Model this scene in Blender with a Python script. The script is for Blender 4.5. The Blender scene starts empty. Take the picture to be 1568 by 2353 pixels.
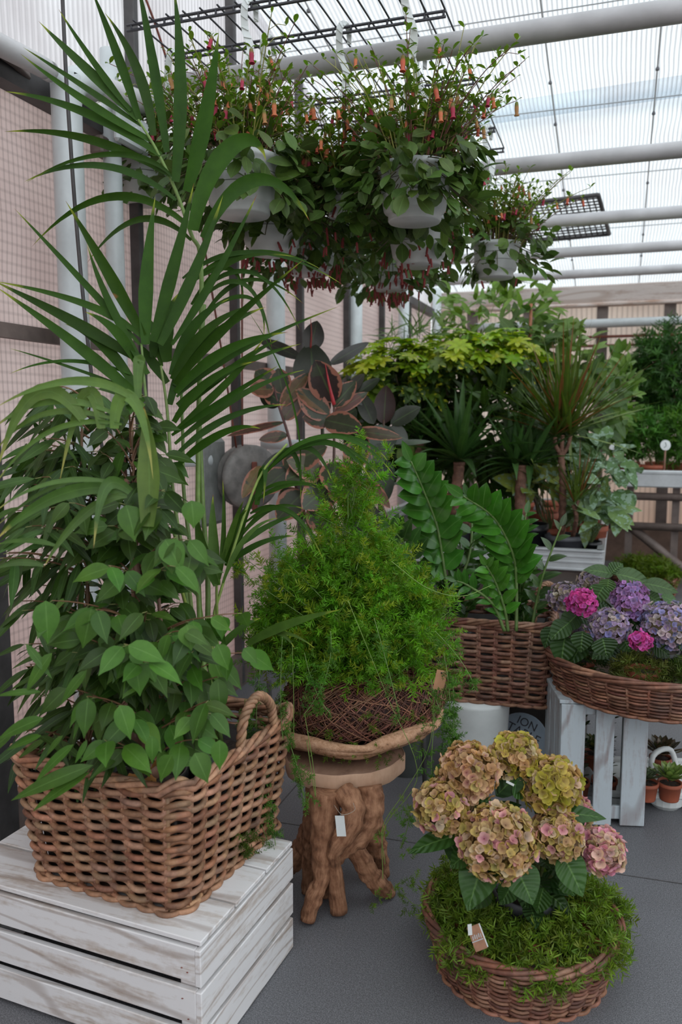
import bpy, math, random
import numpy as np
from mathutils import Vector, Matrix
PI = math.pi
R = np.array
rnd = random.Random(11)
U = rnd.uniform
# ------------------------------------------------------------ camera frame
F_PX, CX, CY = 1865.0, 784.0, 1176.5
YAW, PIT, CAMZ = math.radians(18.8), math.radians(6.6), 1.5
FW = R((-math.sin(YAW)*math.cos(PIT), math.cos(YAW)*math.cos(PIT), -math.sin(PIT)))
RT = R((math.cos(YAW), math.sin(YAW), 0.0))
UPV = R((-math.sin(YAW)*math.sin(PIT), math.cos(YAW)*math.sin(PIT), math.cos(PIT)))
CAMP = R((0, 0, CAMZ))
def at(x, y, d):
    return CAMP + d*(FW + (x-CX)/F_PX*RT + (CY-y)/F_PX*UPV)
scene = bpy.context.scene
COL = scene.collection
cd = bpy.data.cameras.new('camera'); cam = bpy.data.objects.new('camera', cd); COL.objects.link(cam)
M = Matrix((( RT[0], UPV[0], -FW[0], 0), (RT[1], UPV[1], -FW[1], 0), (RT[2], UPV[2], -FW[2], CAMZ), (0, 0, 0, 1)))
cam.matrix_world = M
cd.sensor_fit = 'VERTICAL'; cd.sensor_height = 36.0; cd.sensor_width = 24.0
cd.lens = F_PX/2353*36.0
cd.clip_start = .05; cd.clip_end = 200
cd.dof.use_dof = True; cd.dof.focus_distance = 2.45; cd.dof.aperture_fstop = 3.4
scene.camera = cam
# ------------------------------------------------------------ mesh buffer
def nrm(v):
    v = np.asarray(v, float); l = np.linalg.norm(v, axis=-1, keepdims=True)
    return v/np.maximum(l, 1e-9)
class MB:
    def __init__(s): s.V=[]; s.Q=[]; s.T=[]; s.UV=[]; s.C=[]; s.n=0
    def add(s, v, q=None, t=None, uv=None, col=(1, 1, 1)):
        v = np.asarray(v, float).reshape(-1, 3); m = len(v)
        s.V.append(v)
        if q is not None and len(q): s.Q.append(np.asarray(q, int).reshape(-1, 4)+s.n)
        if t is not None and len(t): s.T.append(np.asarray(t, int).reshape(-1, 3)+s.n)
        s.UV.append(np.zeros((m, 2)) if uv is None else np.asarray(uv, float))
        c = np.asarray(col, float)
        s.C.append(np.tile(c, (m, 1)) if c.ndim == 1 else c)
        s.n += m
ROOT = {}
def build(name, mb, mat, parent=None, smooth=True):
    V = np.concatenate(mb.V)
    off = R((0, 0, 0.))
    if parent is not None: off = ROOT[parent.name]
    V = V-off
    Q = np.concatenate(mb.Q) if mb.Q else np.zeros((0, 4), int)
    T = np.concatenate(mb.T) if mb.T else np.zeros((0, 3), int)
    me = bpy.data.meshes.new(name)
    me.vertices.add(len(V)); me.vertices.foreach_set('co', V.astype(np.float32).ravel())
    nl = len(Q)*4+len(T)*3
    me.loops.add(nl); me.loops.foreach_set('vertex_index', np.concatenate([Q.ravel(), T.ravel()]).astype(np.int32))
    me.polygons.add(len(Q)+len(T))
    st = np.concatenate([np.arange(len(Q))*4, len(Q)*4+np.arange(len(T))*3]).astype(np.int32)
    me.polygons.foreach_set('loop_start', st)
    me.polygons.foreach_set('use_smooth', np.full(len(Q)+len(T), bool(smooth)))
    a = me.attributes.new('luv', 'FLOAT2', 'POINT'); a.data.foreach_set('vector', np.concatenate(mb.UV).astype(np.float32).ravel())
    c = np.concatenate(mb.C); c = np.hstack([c, np.ones((len(c), 1))])
    a = me.attributes.new('col', 'FLOAT_COLOR', 'POINT'); a.data.foreach_set('color', c.astype(np.float32).ravel())
    me.update(calc_edges=True); me.validate()
    me.materials.append(mat)
    o = bpy.data.objects.new(name, me); COL.objects.link(o)
    if parent is not None:
        o.parent = parent; ROOT[o.name] = off
    else:
        ROOT[o.name] = off
    return o
def tag(o, label=None, cat=None, group=None, kind=None):
    if label: o['label'] = label
    if cat: o['category'] = cat
    if group: o['group'] = group
    if kind: o['kind'] = kind
    return o
def thing(name, label, cat, loc, group=None):
    o = bpy.data.objects.new(name, None); COL.objects.link(o)
    o.empty_display_size = .05
    o.location = [float(c) for c in loc]; ROOT[o.name] = R([float(c) for c in loc])
    return tag(o, label, cat, group)
def single(name, mb, mat, label, cat, group=None, smooth=True, kind=None):
    """one mesh thing with its origin at the base centre"""
    V = np.concatenate(mb.V); c = (V.min(0)+V.max(0))/2; c[2] = V[:, 2].min()
    mb.V = [v-c for v in mb.V]
    o = build(name, mb, mat, None, smooth); o.location = [float(x) for x in c]; ROOT[o.name] = R(c)
    return tag(o, label, cat, group, kind)
def struct(name, mb, mat, smooth=False):
    o = build(name, mb, mat, None, smooth); o['kind'] = 'structure'; return o
# ------------------------------------------------------------ shapes
def box(mb, c, s, u=(1, 0, 0), v=(0, 1, 0), col=(1, 1, 1), bev=0.0, jit=0):
    u = nrm(R(u, float) if not isinstance(u, np.ndarray) else u); v = nrm(R(v, float) if not isinstance(v, np.ndarray) else v); w = np.cross(u, v)
    c = np.asarray(c, float); hx, hy, hz = s[0]/2, s[1]/2, s[2]/2
    b = min(bev, hx*.8, hy*.8, hz*.8)
    if b <= 0:
        P = [(x, y, z) for z in (-hz, hz) for y in (-hy, hy) for x in (-hx, hx)]
        q = [(0, 2, 3, 1), (4, 5, 7, 6), (0, 1, 5, 4), (2, 6, 7, 3), (0, 4, 6, 2), (1, 3, 7, 5)]
        P = R(P)
        mb.add(c+P[:, :1]*u+P[:, 1:2]*v+P[:, 2:]*w, q, col=col); return
    # chamfered box: 24 verts
    P = []; idx = {}
    for sx in (-1, 1):
        for sy in (-1, 1):
            for sz in (-1, 1):
                for k in range(3):
                    p = [sx*hx, sy*hy, sz*hz]
                    for j in range(3):
                        if j != k: p[j] -= (sx, sy, sz)[j]*b
                    idx[(sx, sy, sz, k)] = len(P); P.append(p)
    q = []; t = []
    for k in range(3):
        a, bb = [j for j in range(3) if j != k]
        for s_ in (-1, 1):
            f = []
            for (m, n) in ((-1, -1), (1, -1), (1, 1), (-1, 1)):
                sg = [0, 0, 0]; sg[k] = s_; sg[a] = m; sg[bb] = n; f.append(idx[(sg[0], sg[1], sg[2], k)])
            q.append(f)
    for k in range(3):
        a, bb = [j for j in range(3) if j != k]
        for m in (-1, 1):
            for n in (-1, 1):
                f = []
                for (e, kk) in ((-1, a), (1, a), (1, bb), (-1, bb)):
                    sg = [0, 0, 0]; sg[k] = e; sg[a] = m; sg[bb] = n; f.append(idx[(sg[0], sg[1], sg[2], kk)])
                q.append(f)
    for sx in (-1, 1):
        for sy in (-1, 1):
            for sz in (-1, 1): t.append([idx[(sx, sy, sz, k)] for k in range(3)])
    P = R(P)
    mb.add(c+P[:, :1]*u+P[:, 1:2]*v+P[:, 2:]*w, q, t, col=col)
def catmull(pts, n):
    pts = np.asarray(pts, float)
    if len(pts) == 2: return pts[0]+(pts[1]-pts[0])*np.linspace(0, 1, n)[:, None]
    P = np.vstack([2*pts[0]-pts[1], pts, 2*pts[-1]-pts[-2]])
    m = len(pts)-1; ts = np.linspace(0, m, n); out = []
    for t in ts:
        i = min(int(t), m-1); f = t-i
        a, b, c, d = P[i], P[i+1], P[i+2], P[i+3]
        out.append(.5*((2*b)+(-a+c)*f+(2*a-5*b+4*c-d)*f*f+(-a+3*b-3*c+d)*f**3))
    return R(out)
def tube(mb, pts, rad, sides=6, closed=False, col=(1, 1, 1), cap=True, squash=None, wob=0):
    P = np.asarray(pts, float); n = len(P)
    r = np.full(n, rad) if np.isscalar(rad) else np.interp(np.linspace(0, 1, n), np.linspace(0, 1, len(rad)), rad)
    if closed: tg = np.roll(P, -1, 0)-np.roll(P, 1, 0)
    else: tg = np.gradient(P, axis=0)
    tg = nrm(tg)
    up = R((0, 0, 1.)) if abs(tg[:, 2]).mean() < .8 else R((1., 0, 0))
    if closed or abs(tg@up).max() < .95:
        a = nrm(np.cross(up, tg)); b = np.cross(tg, a)
    else:
        a = np.zeros_like(P); v = nrm(np.cross(R((.31, .9, .17)), tg[0]))
        for i in range(n):
            v = nrm(v-tg[i]*(v@tg[i])); a[i] = v
        b = np.cross(tg, a)
    th = np.arange(sides)/sides*2*PI
    rr = r[:, None, None]
    if wob:
        rr = rr*(1+wob*np.sin(th*2+1)[None, :, None]*np.sin(np.arange(n)*1.3)[:, None, None]+wob*.7*np.sin(th*3+np.arange(n)[:, None]*.7)[:, :, None])
    V = P[:, None]+rr*(np.cos(th)[None, :, None]*a[:, None]+np.sin(th)[None, :, None]*b[:, None])
    i = np.arange(n if closed else n-1)[:, None]; j = np.arange(sides)[None]
    i2 = (i+1) % n; j2 = (j+1) % sides
    q = np.stack([i*sides+j, i*sides+j2, i2*sides+j2, i2*sides+j], -1).reshape(-1, 4)
    V = V.reshape(-1, 3)
    uv = np.stack([np.tile(np.arange(sides)/sides, n), np.repeat(np.arange(n)/max(1, n-1), sides)], -1)
    t = None
    if cap and not closed:
        V = np.vstack([V, P[0], P[-1]]); uv = np.vstack([uv, [0, 0], [0, 1]])
        k = np.arange(sides); k2 = (k+1) % sides
        t = np.vstack([np.stack([np.full(sides, n*sides), k2, k], -1), np.stack([np.full(sides, n*sides+1), (n-1)*sides+k, (n-1)*sides+k2], -1)])
    mb.add(V, q, t, uv, col)
def lathe(mb, c, prof, seg=32, col=(1, 1, 1), cols=None, caps=True):
    """prof: (r, z) from outside bottom around; c: world centre"""
    prof = R(prof, float); n = len(prof); th = np.arange(seg)/seg*2*PI
    V = np.stack([prof[:, :1]*np.cos(th), prof[:, :1]*np.sin(th), np.tile(prof[:, 1:2], (1, seg))], -1).reshape(-1, 3)+np.asarray(c, float)
    i = np.arange(n-1)[:, None]; j = np.arange(seg)[None]; j2 = (j+1) % seg
    q = np.stack([i*seg+j, i*seg+j2, (i+1)*seg+j2, (i+1)*seg+j], -1).reshape(-1, 4)
    cc = col if cols is None else np.repeat(R(cols, float), seg, 0)
    mb.add(V, q, None, None, cc)
def disc(mb, c, r, seg=32, col=(1, 1, 1), noise=0):
    th = np.arange(seg)/seg*2*PI
    V = np.stack([r*np.cos(th), r*np.sin(th), 0*th], -1)
    V2 = V*.5; V2[:, 2] += noise*R([U(-1, 1) for _ in th])
    V = np.vstack([V, V2, [[0, 0, noise]]])+np.asarray(c, float)
    k = np.arange(seg); k2 = (k+1) % seg
    mb.add(V, np.stack([k, k2, seg+k2, seg+k], -1), np.stack([np.full(seg, 2*seg), seg+k, seg+k2], -1), None, col)
PROF = {
 'blade': lambda t: np.clip(np.minimum(1, .35+t*2.2)*(1-t**2.6), 0, 1)*(1-.15*t),
 'sword': lambda t: np.minimum(1, .5+t*1.3)*(1-t**2.4)**1.15,
 'oval':  lambda t: np.sin(PI*np.clip(t, 0, 1)**.85)**.72,
 'tip':   lambda t: np.where(t < .82, np.sin(PI*np.clip(t/.9, 0, 1)**.8)**.75, .30*(1-t)/.18*.9+.02),
 'lance': lambda t: np.sin(PI*t**.75)**.9,
 'obov':  lambda t: np.sin(PI*t**1.25)**.7,
 'heart': lambda t: np.clip(np.sin(PI*(.16+.84*t)**.8)**.8, 0, 1)*np.where(t < .02, .5, 1),
 'petal': lambda t: np.clip(np.sin(PI*(.12+.80*t))**.6, 0, 1),
}
def bez(P, t):
    P = [np.asarray(p, float) for p in P]; t = t[:, None]
    if len(P) == 2: return P[0]*(1-t)+P[1]*t
    if len(P) == 3: return P[0]*(1-t)**2+2*P[1]*t*(1-t)+P[2]*t*t
    return P[0]*(1-t)**3+3*P[1]*t*(1-t)**2+3*P[2]*t*t*(1-t)+P[3]*t**3
def ribbon(mb, ctrl, w, hint, prof='blade', n=8, fold=.25, col=(.1, .3, .05), wavy=0, twist=0, endw=0):
    """a leaf: centre line = bezier, half-width w/2 times profile, folded along the midrib"""
    t = np.linspace(0, 1, n+1); C = bez(ctrl, t)
    T = nrm(np.gradient(C, axis=0)); h = np.asarray(hint, float)
    S = np.cross(T, h); l = np.linalg.norm(S, axis=1)
    if l.min() < .15:
        S = np.cross(T, h+R((.31, -.4, .37)))
    S = nrm(S); N = np.cross(S, T)
    if twist:
        a = (twist*t)[:, None]; S, N = S*np.cos(a)+N*np.sin(a), N*np.cos(a)-S*np.sin(a)
    pw = np.clip(PROF[prof](t), endw, 1)[:, None]*w/2
    e = N*pw*fold
    if wavy: ww = (np.sin(t*17+U(0, 6))*wavy*w)[:, None]*N*np.clip(pw/(w/2), 0, 1)
    else: ww = 0
    L = C-S*pw+e+ww; Rr = C+S*pw+e-ww
    V = np.stack([L, C, Rr], 1).reshape(-1, 3)
    uv = np.stack([np.tile([0, .5, 1.], n+1), np.repeat(t, 3)], -1)
    i = np.arange(n)*3
    q = np.vstack([np.stack([i, i+1, i+4, i+3], -1), np.stack([i+1, i+2, i+5, i+4], -1)])
    mb.add(V, q, None, uv, col)
def jc(c, j=.2):
    k = 1+U(-j, j); return tuple(max(0, x*k*(1+U(-j, j)*.3)) for x in c)
def rdir(zlo=-1, zhi=1):
    z = U(zlo, zhi); a = U(0, 2*PI); r = math.sqrt(max(0, 1-z*z)); return R((r*math.cos(a), r*math.sin(a), z))
TOCAM = lambda p: nrm(CAMP-p)
# ------------------------------------------------------------ materials
def newmat(name):
    m = bpy.data.materials.new(name); m.use_nodes = True; nt = m.node_tree; nt.nodes.clear()
    out = nt.nodes.new('ShaderNodeOutputMaterial'); return m, nt, out
def N_(nt, typ, **kw):
    n = nt.nodes.new(typ)
    for k, v in kw.items(): setattr(n, k, v)
    return n
def L_(nt, a, b): nt.links.new(a, b)
def ramp(nt, fac, stops):
    r = N_(nt, 'ShaderNodeValToRGB'); e = r.color_ramp.elements
    while len(e) < len(stops): e.new(.5)
    for i, (p, c) in enumerate(stops): e[i].position = p; e[i].color = (*c, 1)
    L_(nt, fac, r.inputs[0]); return r.outputs[0]
def mixc(nt, fac, a, b, typ='MIX'):
    m = N_(nt, 'ShaderNodeMix', data_type='RGBA', blend_type=typ)
    for s, v in ((0, fac), (6, a), (7, b)):
        if hasattr(v, 'links') or hasattr(v, 'is_linked'): L_(nt, v, m.inputs[s])
        else: m.inputs[s].default_value = v if s == 0 else (*v, 1)
    return m.outputs[2]
def noise(nt, scale, detail=3, vec=None, stretch=None, rough=.6):
    n = N_(nt, 'ShaderNodeTexNoise'); n.inputs['Scale'].default_value = scale; n.inputs['Detail'].default_value = detail; n.inputs['Roughness'].default_value = rough
    tc = N_(nt, 'ShaderNodeTexCoord'); v = tc.outputs['Object'] if vec is None else vec
    if stretch:
        mp = N_(nt, 'ShaderNodeMapping'); mp.inputs['Scale'].default_value = stretch; L_(nt, v, mp.inputs[0]); v = mp.outputs[0]
    L_(nt, v, n.inputs['Vector']); return n.outputs['Fac']
def math_(nt, op, a, b=None):
    m = N_(nt, 'ShaderNodeMath', operation=op)
    for i, v in enumerate((a, b)):
        if v is None: continue
        if isinstance(v, (int, float)): m.inputs[i].default_value = v
        else: L_(nt, v, m.inputs[i])
    return m.outputs[0]
def principled(nt, out, col, rough=.5, metal=0, spec=.5, bump=None, bs=.3, bd=.002):
    b = N_(nt, 'ShaderNodeBsdfPrincipled')
    if hasattr(col, 'is_linked'): L_(nt, col, b.inputs['Base Color'])
    else: b.inputs['Base Color'].default_value = (*col, 1)
    if hasattr(rough, 'is_linked'): L_(nt, rough, b.inputs['Roughness'])
    else: b.inputs['Roughness'].default_value = rough
    b.inputs['Metallic'].default_value = metal; b.inputs['Specular IOR Level'].default_value = spec
    if bump is not None:
        bp = N_(nt, 'ShaderNodeBump'); bp.inputs['Strength'].default_value = bs; bp.inputs['Distance'].default_value = bd
        L_(nt, bump, bp.inputs['Height']); L_(nt, bp.outputs[0], b.inputs['Normal'])
    if out is not None: L_(nt, b.outputs[0], out.inputs[0])
    return b
def attr(nt, n):
    a = N_(nt, 'ShaderNodeAttribute'); a.attribute_name = n; return a
def m_plain(name, col, rough=.5, metal=0, spec=.5, nz=0, ns=30, bump=0, usecol=False):
    m, nt, out = newmat(name); c = col
    if usecol: c = attr(nt, 'col').outputs['Color']
    f = noise(nt, ns, 4) if (nz or bump) else None
    if nz:
        k = ramp(nt, f, [(.3, (1-nz,)*3), (.7, (1+nz*.3,)*3)])
        c = mixc(nt, 1.0, c, k, 'MULTIPLY')
    principled(nt, out, c, rough, metal, spec, f if bump else None, bump)
    return m
def m_leaf(name, rough=.38, trans=.22, rib=.35, tipc=None, edge=None, vein=0, spec=.32, blotch=None, spots=None, warm=(1.10, 1.0, .62)):
    m, nt, out = newmat(name)
    c = mixc(nt, 1.0, attr(nt, 'col').outputs['Color'], warm, 'MULTIPLY'); uv = attr(nt, 'luv')
    sx = N_(nt, 'ShaderNodeSeparateXYZ'); L_(nt, uv.outputs['Vector'], sx.inputs[0])
    u, v = sx.outputs[0], sx.outputs[1]
    du = math_(nt, 'ABSOLUTE', math_(nt, 'SUBTRACT', u, .5))
    f = noise(nt, 26, 3)
    c = mixc(nt, 1.0, c, ramp(nt, f, [(.3, (.78, .8, .78)), (.7, (1.12, 1.1, 1.05))]), 'MULTIPLY')
    if blotch:
        bn = noise(nt, blotch[1], 2)
        c = mixc(nt, ramp(nt, bn, [(blotch[2], (0, 0, 0)), (blotch[2]+.05, (1, 1, 1))]), c, blotch[0])
    if edge:
        en = math_(nt, 'ADD', du, math_(nt, 'MULTIPLY', math_(nt, 'SUBTRACT', noise(nt, 30, 2), .5), .45))
        c = mixc(nt, ramp(nt, en, [(edge[1], (0, 0, 0)), (edge[1]+.04, (1, 1, 1))]), c, edge[0])
    if rib:
        c = mixc(nt, math_(nt, 'MULTIPLY', ramp(nt, du, [(.0, (1, 1, 1)), (.045, (0, 0, 0))]), rib), c, (.16, .30, .08))
    if tipc:
        tn = math_(nt, 'ADD', v, math_(nt, 'MULTIPLY', math_(nt, 'SUBTRACT', noise(nt, 18, 2), .5), .18))
        c = mixc(nt, ramp(nt, tn, [(.86, (0, 0, 0)), (.97, (1, 1, 1))]), c, tipc)
        c = mixc(nt, ramp(nt, tn, [(.975, (0, 0, 0)), (.995, (1, 1, 1))]), c, (.22, .07, .03))
    if spots:
        sn = noise(nt, spots[1], 1)
        c = mixc(nt, ramp(nt, sn, [(spots[2], (0, 0, 0)), (spots[2]+.03, (1, 1, 1))]), c, spots[0])
    bmp = None
    if vein:
        bmp = math_(nt, 'SINE', math_(nt, 'ADD', math_(nt, 'MULTIPLY', v, vein), math_(nt, 'MULTIPLY', du, -14)))
    b = principled(nt, None, c, rough, 0, spec, bmp, .5, .0025)
    tr = N_(nt, 'ShaderNodeBsdfTranslucent'); L_(nt, mixc(nt, 1.0, c, (1.3, 1.5, .7), 'MULTIPLY'), tr.inputs[0])
    ms = N_(nt, 'ShaderNodeMixShader'); ms.inputs[0].default_value = trans
    L_(nt, b.outputs[0], ms.inputs[1]); L_(nt, tr.outputs[0], ms.inputs[2]); L_(nt, ms.outputs[0], out.inputs[0])
    return m
def m_wicker(name, dark=.55):
    m, nt, out = newmat(name)
    c = attr(nt, 'col').outputs['Color']
    f = noise(nt, 45, 4); g = noise(nt, 9, 3)
    c = mixc(nt, 1.0, c, ramp(nt, f, [(.3, (.6, .58, .56)), (.65, (1.15, 1.12, 1.1))]), 'MULTIPLY')
    c = mixc(nt, ramp(nt, g, [(.50, (0, 0, 0)), (.72, (dark,)*3)]), c, (.055, .04, .035))
    principled(nt, out, c, .55, 0, .35, f, .35, .001); return m
def m_paintwood(name, base, wear, amt=.56, grain='X', sc=1.0, brown=(.20, .12, .075)):
    m, nt, out = newmat(name)
    st = {'X': (1.2, 14, 14), 'Z': (14, 14, 1.2), 'Y': (14, 1.2, 14)}[grain]
    st2 = {'X': (1, 5, 5), 'Z': (5, 5, 1), 'Y': (5, 1, 5)}[grain]
    g = noise(nt, 3.2*sc, 6, None, st, .65); n2 = noise(nt, 2.6*sc, 4, None, st2, .7); n3 = noise(nt, 60*sc, 3)
    w = N_(nt, 'ShaderNodeTexWave'); w.wave_type = 'RINGS'; w.inputs['Scale'].default_value = 1.3*sc; w.inputs['Distortion'].default_value = 5; w.inputs['Detail'].default_value = 2; w.inputs['Detail Scale'].default_value = 1.0
    tc = N_(nt, 'ShaderNodeTexCoord'); mp = N_(nt, 'ShaderNodeMapping'); mp.inputs['Scale'].default_value = st2
    L_(nt, tc.outputs['Object'], mp.inputs[0]); L_(nt, mp.outputs[0], w.inputs[0])
    s = math_(nt, 'ADD', math_(nt, 'MULTIPLY', g, .5), math_(nt, 'MULTIPLY', n2, .5))
    s = math_(nt, 'ADD', s, math_(nt, 'MULTIPLY', math_(nt, 'SUBTRACT', n3, .5), .12))
    c = mixc(nt, ramp(nt, s, [(amt-.06, (0, 0, 0)), (amt+.07, (.8,)*3)]), base, wear)
    c = mixc(nt, ramp(nt, w.outputs['Fac'], [(.0, (.42,)*3), (.07, (0, 0, 0))]), c, brown)
    c = mixc(nt, ramp(nt, n2, [(.66, (0, 0, 0)), (.74, (.7,)*3)]), c, brown)
    principled(nt, out, c, .62, 0, .3, g, .3, .002); return m
def m_driftwood(name, a, b, c_, sc=1, vec=(14, 3, 1), bs=.8, luv=True):
    m, nt, out = newmat(name)
    g = noise(nt, 1.0*sc, 6, attr(nt, 'luv').outputs['Vector'] if luv else None, vec, .7)
    g3 = noise(nt, 22*sc, 5)
    s = math_(nt, 'ADD', math_(nt, 'MULTIPLY', g, .6), math_(nt, 'MULTIPLY', g3, .4))
    c = ramp(nt, s, [(.32, c_), (.45, b), (.62, a)])
    principled(nt, out, c, .7, 0, .25, s, bs, .006); return m
def m_panel(name, tint, trans_frac, period, axis, contrast=.25, period2=None, tcol=(1, 1, 1), z0=None, dirty=.86):
    """ribbed translucent plastic sheet: some light straight through, the rest scattered"""
    m, nt, out = newmat(name)
    tc = N_(nt, 'ShaderNodeTexCoord'); sx = N_(nt, 'ShaderNodeSeparateXYZ'); L_(nt, tc.outputs['Object'], sx.inputs[0])
    a = sx.outputs['XYZ'.index(axis)]
    wob = math_(nt, 'MULTIPLY', math_(nt, 'SUBTRACT', noise(nt, 1.3, 2), .5), .05)
    s = math_(nt, 'SINE', math_(nt, 'MULTIPLY', math_(nt, 'ADD', a, wob), 2*PI/period))
    k = ramp(nt, math_(nt, 'ADD', math_(nt, 'MULTIPLY', s, .5), .5), [(.0, (1-contrast,)*3), (.45, (1, 1, 1))])
    if period2:
        s2 = math_(nt, 'SINE', math_(nt, 'MULTIPLY', sx.outputs[2], 2*PI/period2))
        k = mixc(nt, 1.0, k, ramp(nt, math_(nt, 'ADD', math_(nt, 'MULTIPLY', s2, .5), .5), [(.0, (1-contrast*.7,)*3), (.4, (1, 1, 1))]), 'MULTIPLY')
    dirt = ramp(nt, noise(nt, 1.7, 5), [(.35, (dirty, dirty-.02, dirty-.02)), (.65, (1.0, 1.0, 1.0))])
    c = mixc(nt, 1.0, mixc(nt, 1.0, k, dirt, 'MULTIPLY'), tint, 'MULTIPLY')
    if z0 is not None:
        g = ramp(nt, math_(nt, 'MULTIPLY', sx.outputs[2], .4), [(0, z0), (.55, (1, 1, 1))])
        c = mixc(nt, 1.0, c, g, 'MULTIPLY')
    tp = N_(nt, 'ShaderNodeBsdfTransparent'); L_(nt, mixc(nt, 1.0, c, tcol, 'MULTIPLY'), tp.inputs[0])
    tl = N_(nt, 'ShaderNodeBsdfTranslucent'); L_(nt, c, tl.inputs[0])
    df = N_(nt, 'ShaderNodeBsdfDiffuse'); L_(nt, c, df.inputs[0])
    m1 = N_(nt, 'ShaderNodeMixShader'); m1.inputs[0].default_value = .25; L_(nt, tl.outputs[0], m1.inputs[1]); L_(nt, df.outputs[0], m1.inputs[2])
    m2 = N_(nt, 'ShaderNodeMixShader'); m2.inputs[0].default_value = trans_frac; L_(nt, m1.outputs[0], m2.inputs[1]); L_(nt, tp.outputs[0], m2.inputs[2])
    L_(nt, m2.outputs[0], out.inputs[0]); return m
MT = {}
MT['leaf'] = m_leaf('green_leaf', .42, .2)
MT['ficus'] = m_leaf('fig_leaf', .42, .12, .35, spec=.25)
MT['palm'] = m_leaf('palm_leaf', .5, .16, 0, spec=.15, tipc=(.26, .30, .03), spots=((.34, .12, .05), 9, .77))
MT['palm2'] = m_leaf('palm_leaf_pale', .45, .25, .3, tipc=(.42, .36, .10))
MT['glossy'] = m_leaf('glossy_leaf', .25, .12, .35, vein=0, spec=.5)
MT['rubber'] = m_leaf('rubber_leaf', .32, .06, .25, spec=.45, warm=(1, .95, .85))
MT['tineke'] = m_leaf('variegated_rubber_leaf', .32, .10, .3, edge=((.40, .17, .12), .36), spec=.4, warm=(1, .95, .85), blotch=((.05, .06, .035), 12, .58))
MT['vari'] = m_leaf('variegated_leaf', .35, .3, 0, blotch=((.42, .42, .03), 22, .60))
MT['silver'] = m_leaf('silver_leaf', .42, .15, .3, blotch=((.25, .36, .27), 30, .53))
MT['hyd'] = m_leaf('hydrangea_leaf', .42, .15, .5, vein=42, spots=((.25, .14, .05), 16, .74))
MT['fern'] = m_leaf('fern_needle', .5, .35, 0)
MT['petal'] = m_leaf('petal', .6, .32, 0, warm=(1, 1, 1))
MT['stem'] = m_plain('stem', None, .5, nz=.3, ns=40, usecol=True)
MT['wicker'] = m_wicker('woven_willow')
MT['col'] = m_plain('coloured', None, .55, nz=.25, ns=25, bump=.1, usecol=True)
MT['soil'] = m_plain('potting_soil', (.045, .028, .02), .9, nz=.8, ns=90, bump=1)
MT['blackpot'] = m_plain('black_plastic', (.012, .013, .015), .35, nz=.3, ns=12)
MT['greypot'] = m_plain('grey_plastic', (.075, .078, .09), .45, nz=.3, ns=12)
MT['whitepot'] = m_plain('white_plastic', (.60, .63, .62), .42, nz=.12, ns=10)
MT['terracotta'] = m_plain('terracotta', (.30, .075, .035), .7, nz=.3, ns=14)
MT['whitetube'] = m_plain('white_paint_metal', (.58, .62, .63), .4, nz=.22, ns=5)
MT['greytube'] = m_plain('grey_tube', (.56, .55, .56), .45, nz=.25, ns=4)
MT['darkmetal'] = m_plain('dark_aluminium', (.075, .07, .07), .5, metal=.2, nz=.5, ns=8)
MT['wire'] = m_plain('dark_coated_wire', (.035, .035, .042), .4)
MT['alu'] = m_plain('bench_aluminium', (.50, .52, .53), .4, metal=.25, nz=.2, ns=6)
MT['brownmetal'] = m_plain('brown_steel', (.16, .12, .105), .6, nz=.5, ns=6)
MT['rust'] = m_plain('rusty_pipe', (.20, .055, .035), .6, nz=.4, ns=9)
MT['crate'] = m_paintwood('whitewashed_wood', (.70, .69, .69), (.42, .34, .28), .56, 'X')
MT['crateY'] = m_paintwood('whitewashed_wood_side', (.70, .69, .69), (.42, .34, .28), .56, 'Y')
MT['crate2'] = m_paintwood('worn_blue_white_wood', (.42, .47, .50), (.30, .25, .25), .57, 'Z', 1.2, (.14, .075, .06))
MT['drift'] = m_driftwood('driftwood', (.42, .22, .125), (.21, .095, .05), (.03, .014, .009), 1.3, (10, 3.5, 1), 1.0)
MT['drift2'] = m_driftwood('driftwood_pale', (.60, .37, .24), (.42, .23, .13), (.09, .04, .025), 1.0, (9, 30, 1))
MT['seatedge'] = m_driftwood('sawn_edge', (.52, .34, .235), (.42, .26, .17), (.20, .11, .07), .8, (10, 10, 3), .3, False)
MT['seat'] = m_driftwood('sawn_driftwood', (.27, .165, .115), (.21, .12, .08), (.11, .06, .04), .8, (24, 5, 5), .15, False)
MT['twig'] = m_plain('twig', None, .65, nz=.4, ns=30, usecol=True)
MT['bark'] = m_plain('bark', (.20, .10, .065), .8, nz=.6, ns=28, bump=.8)
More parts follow.
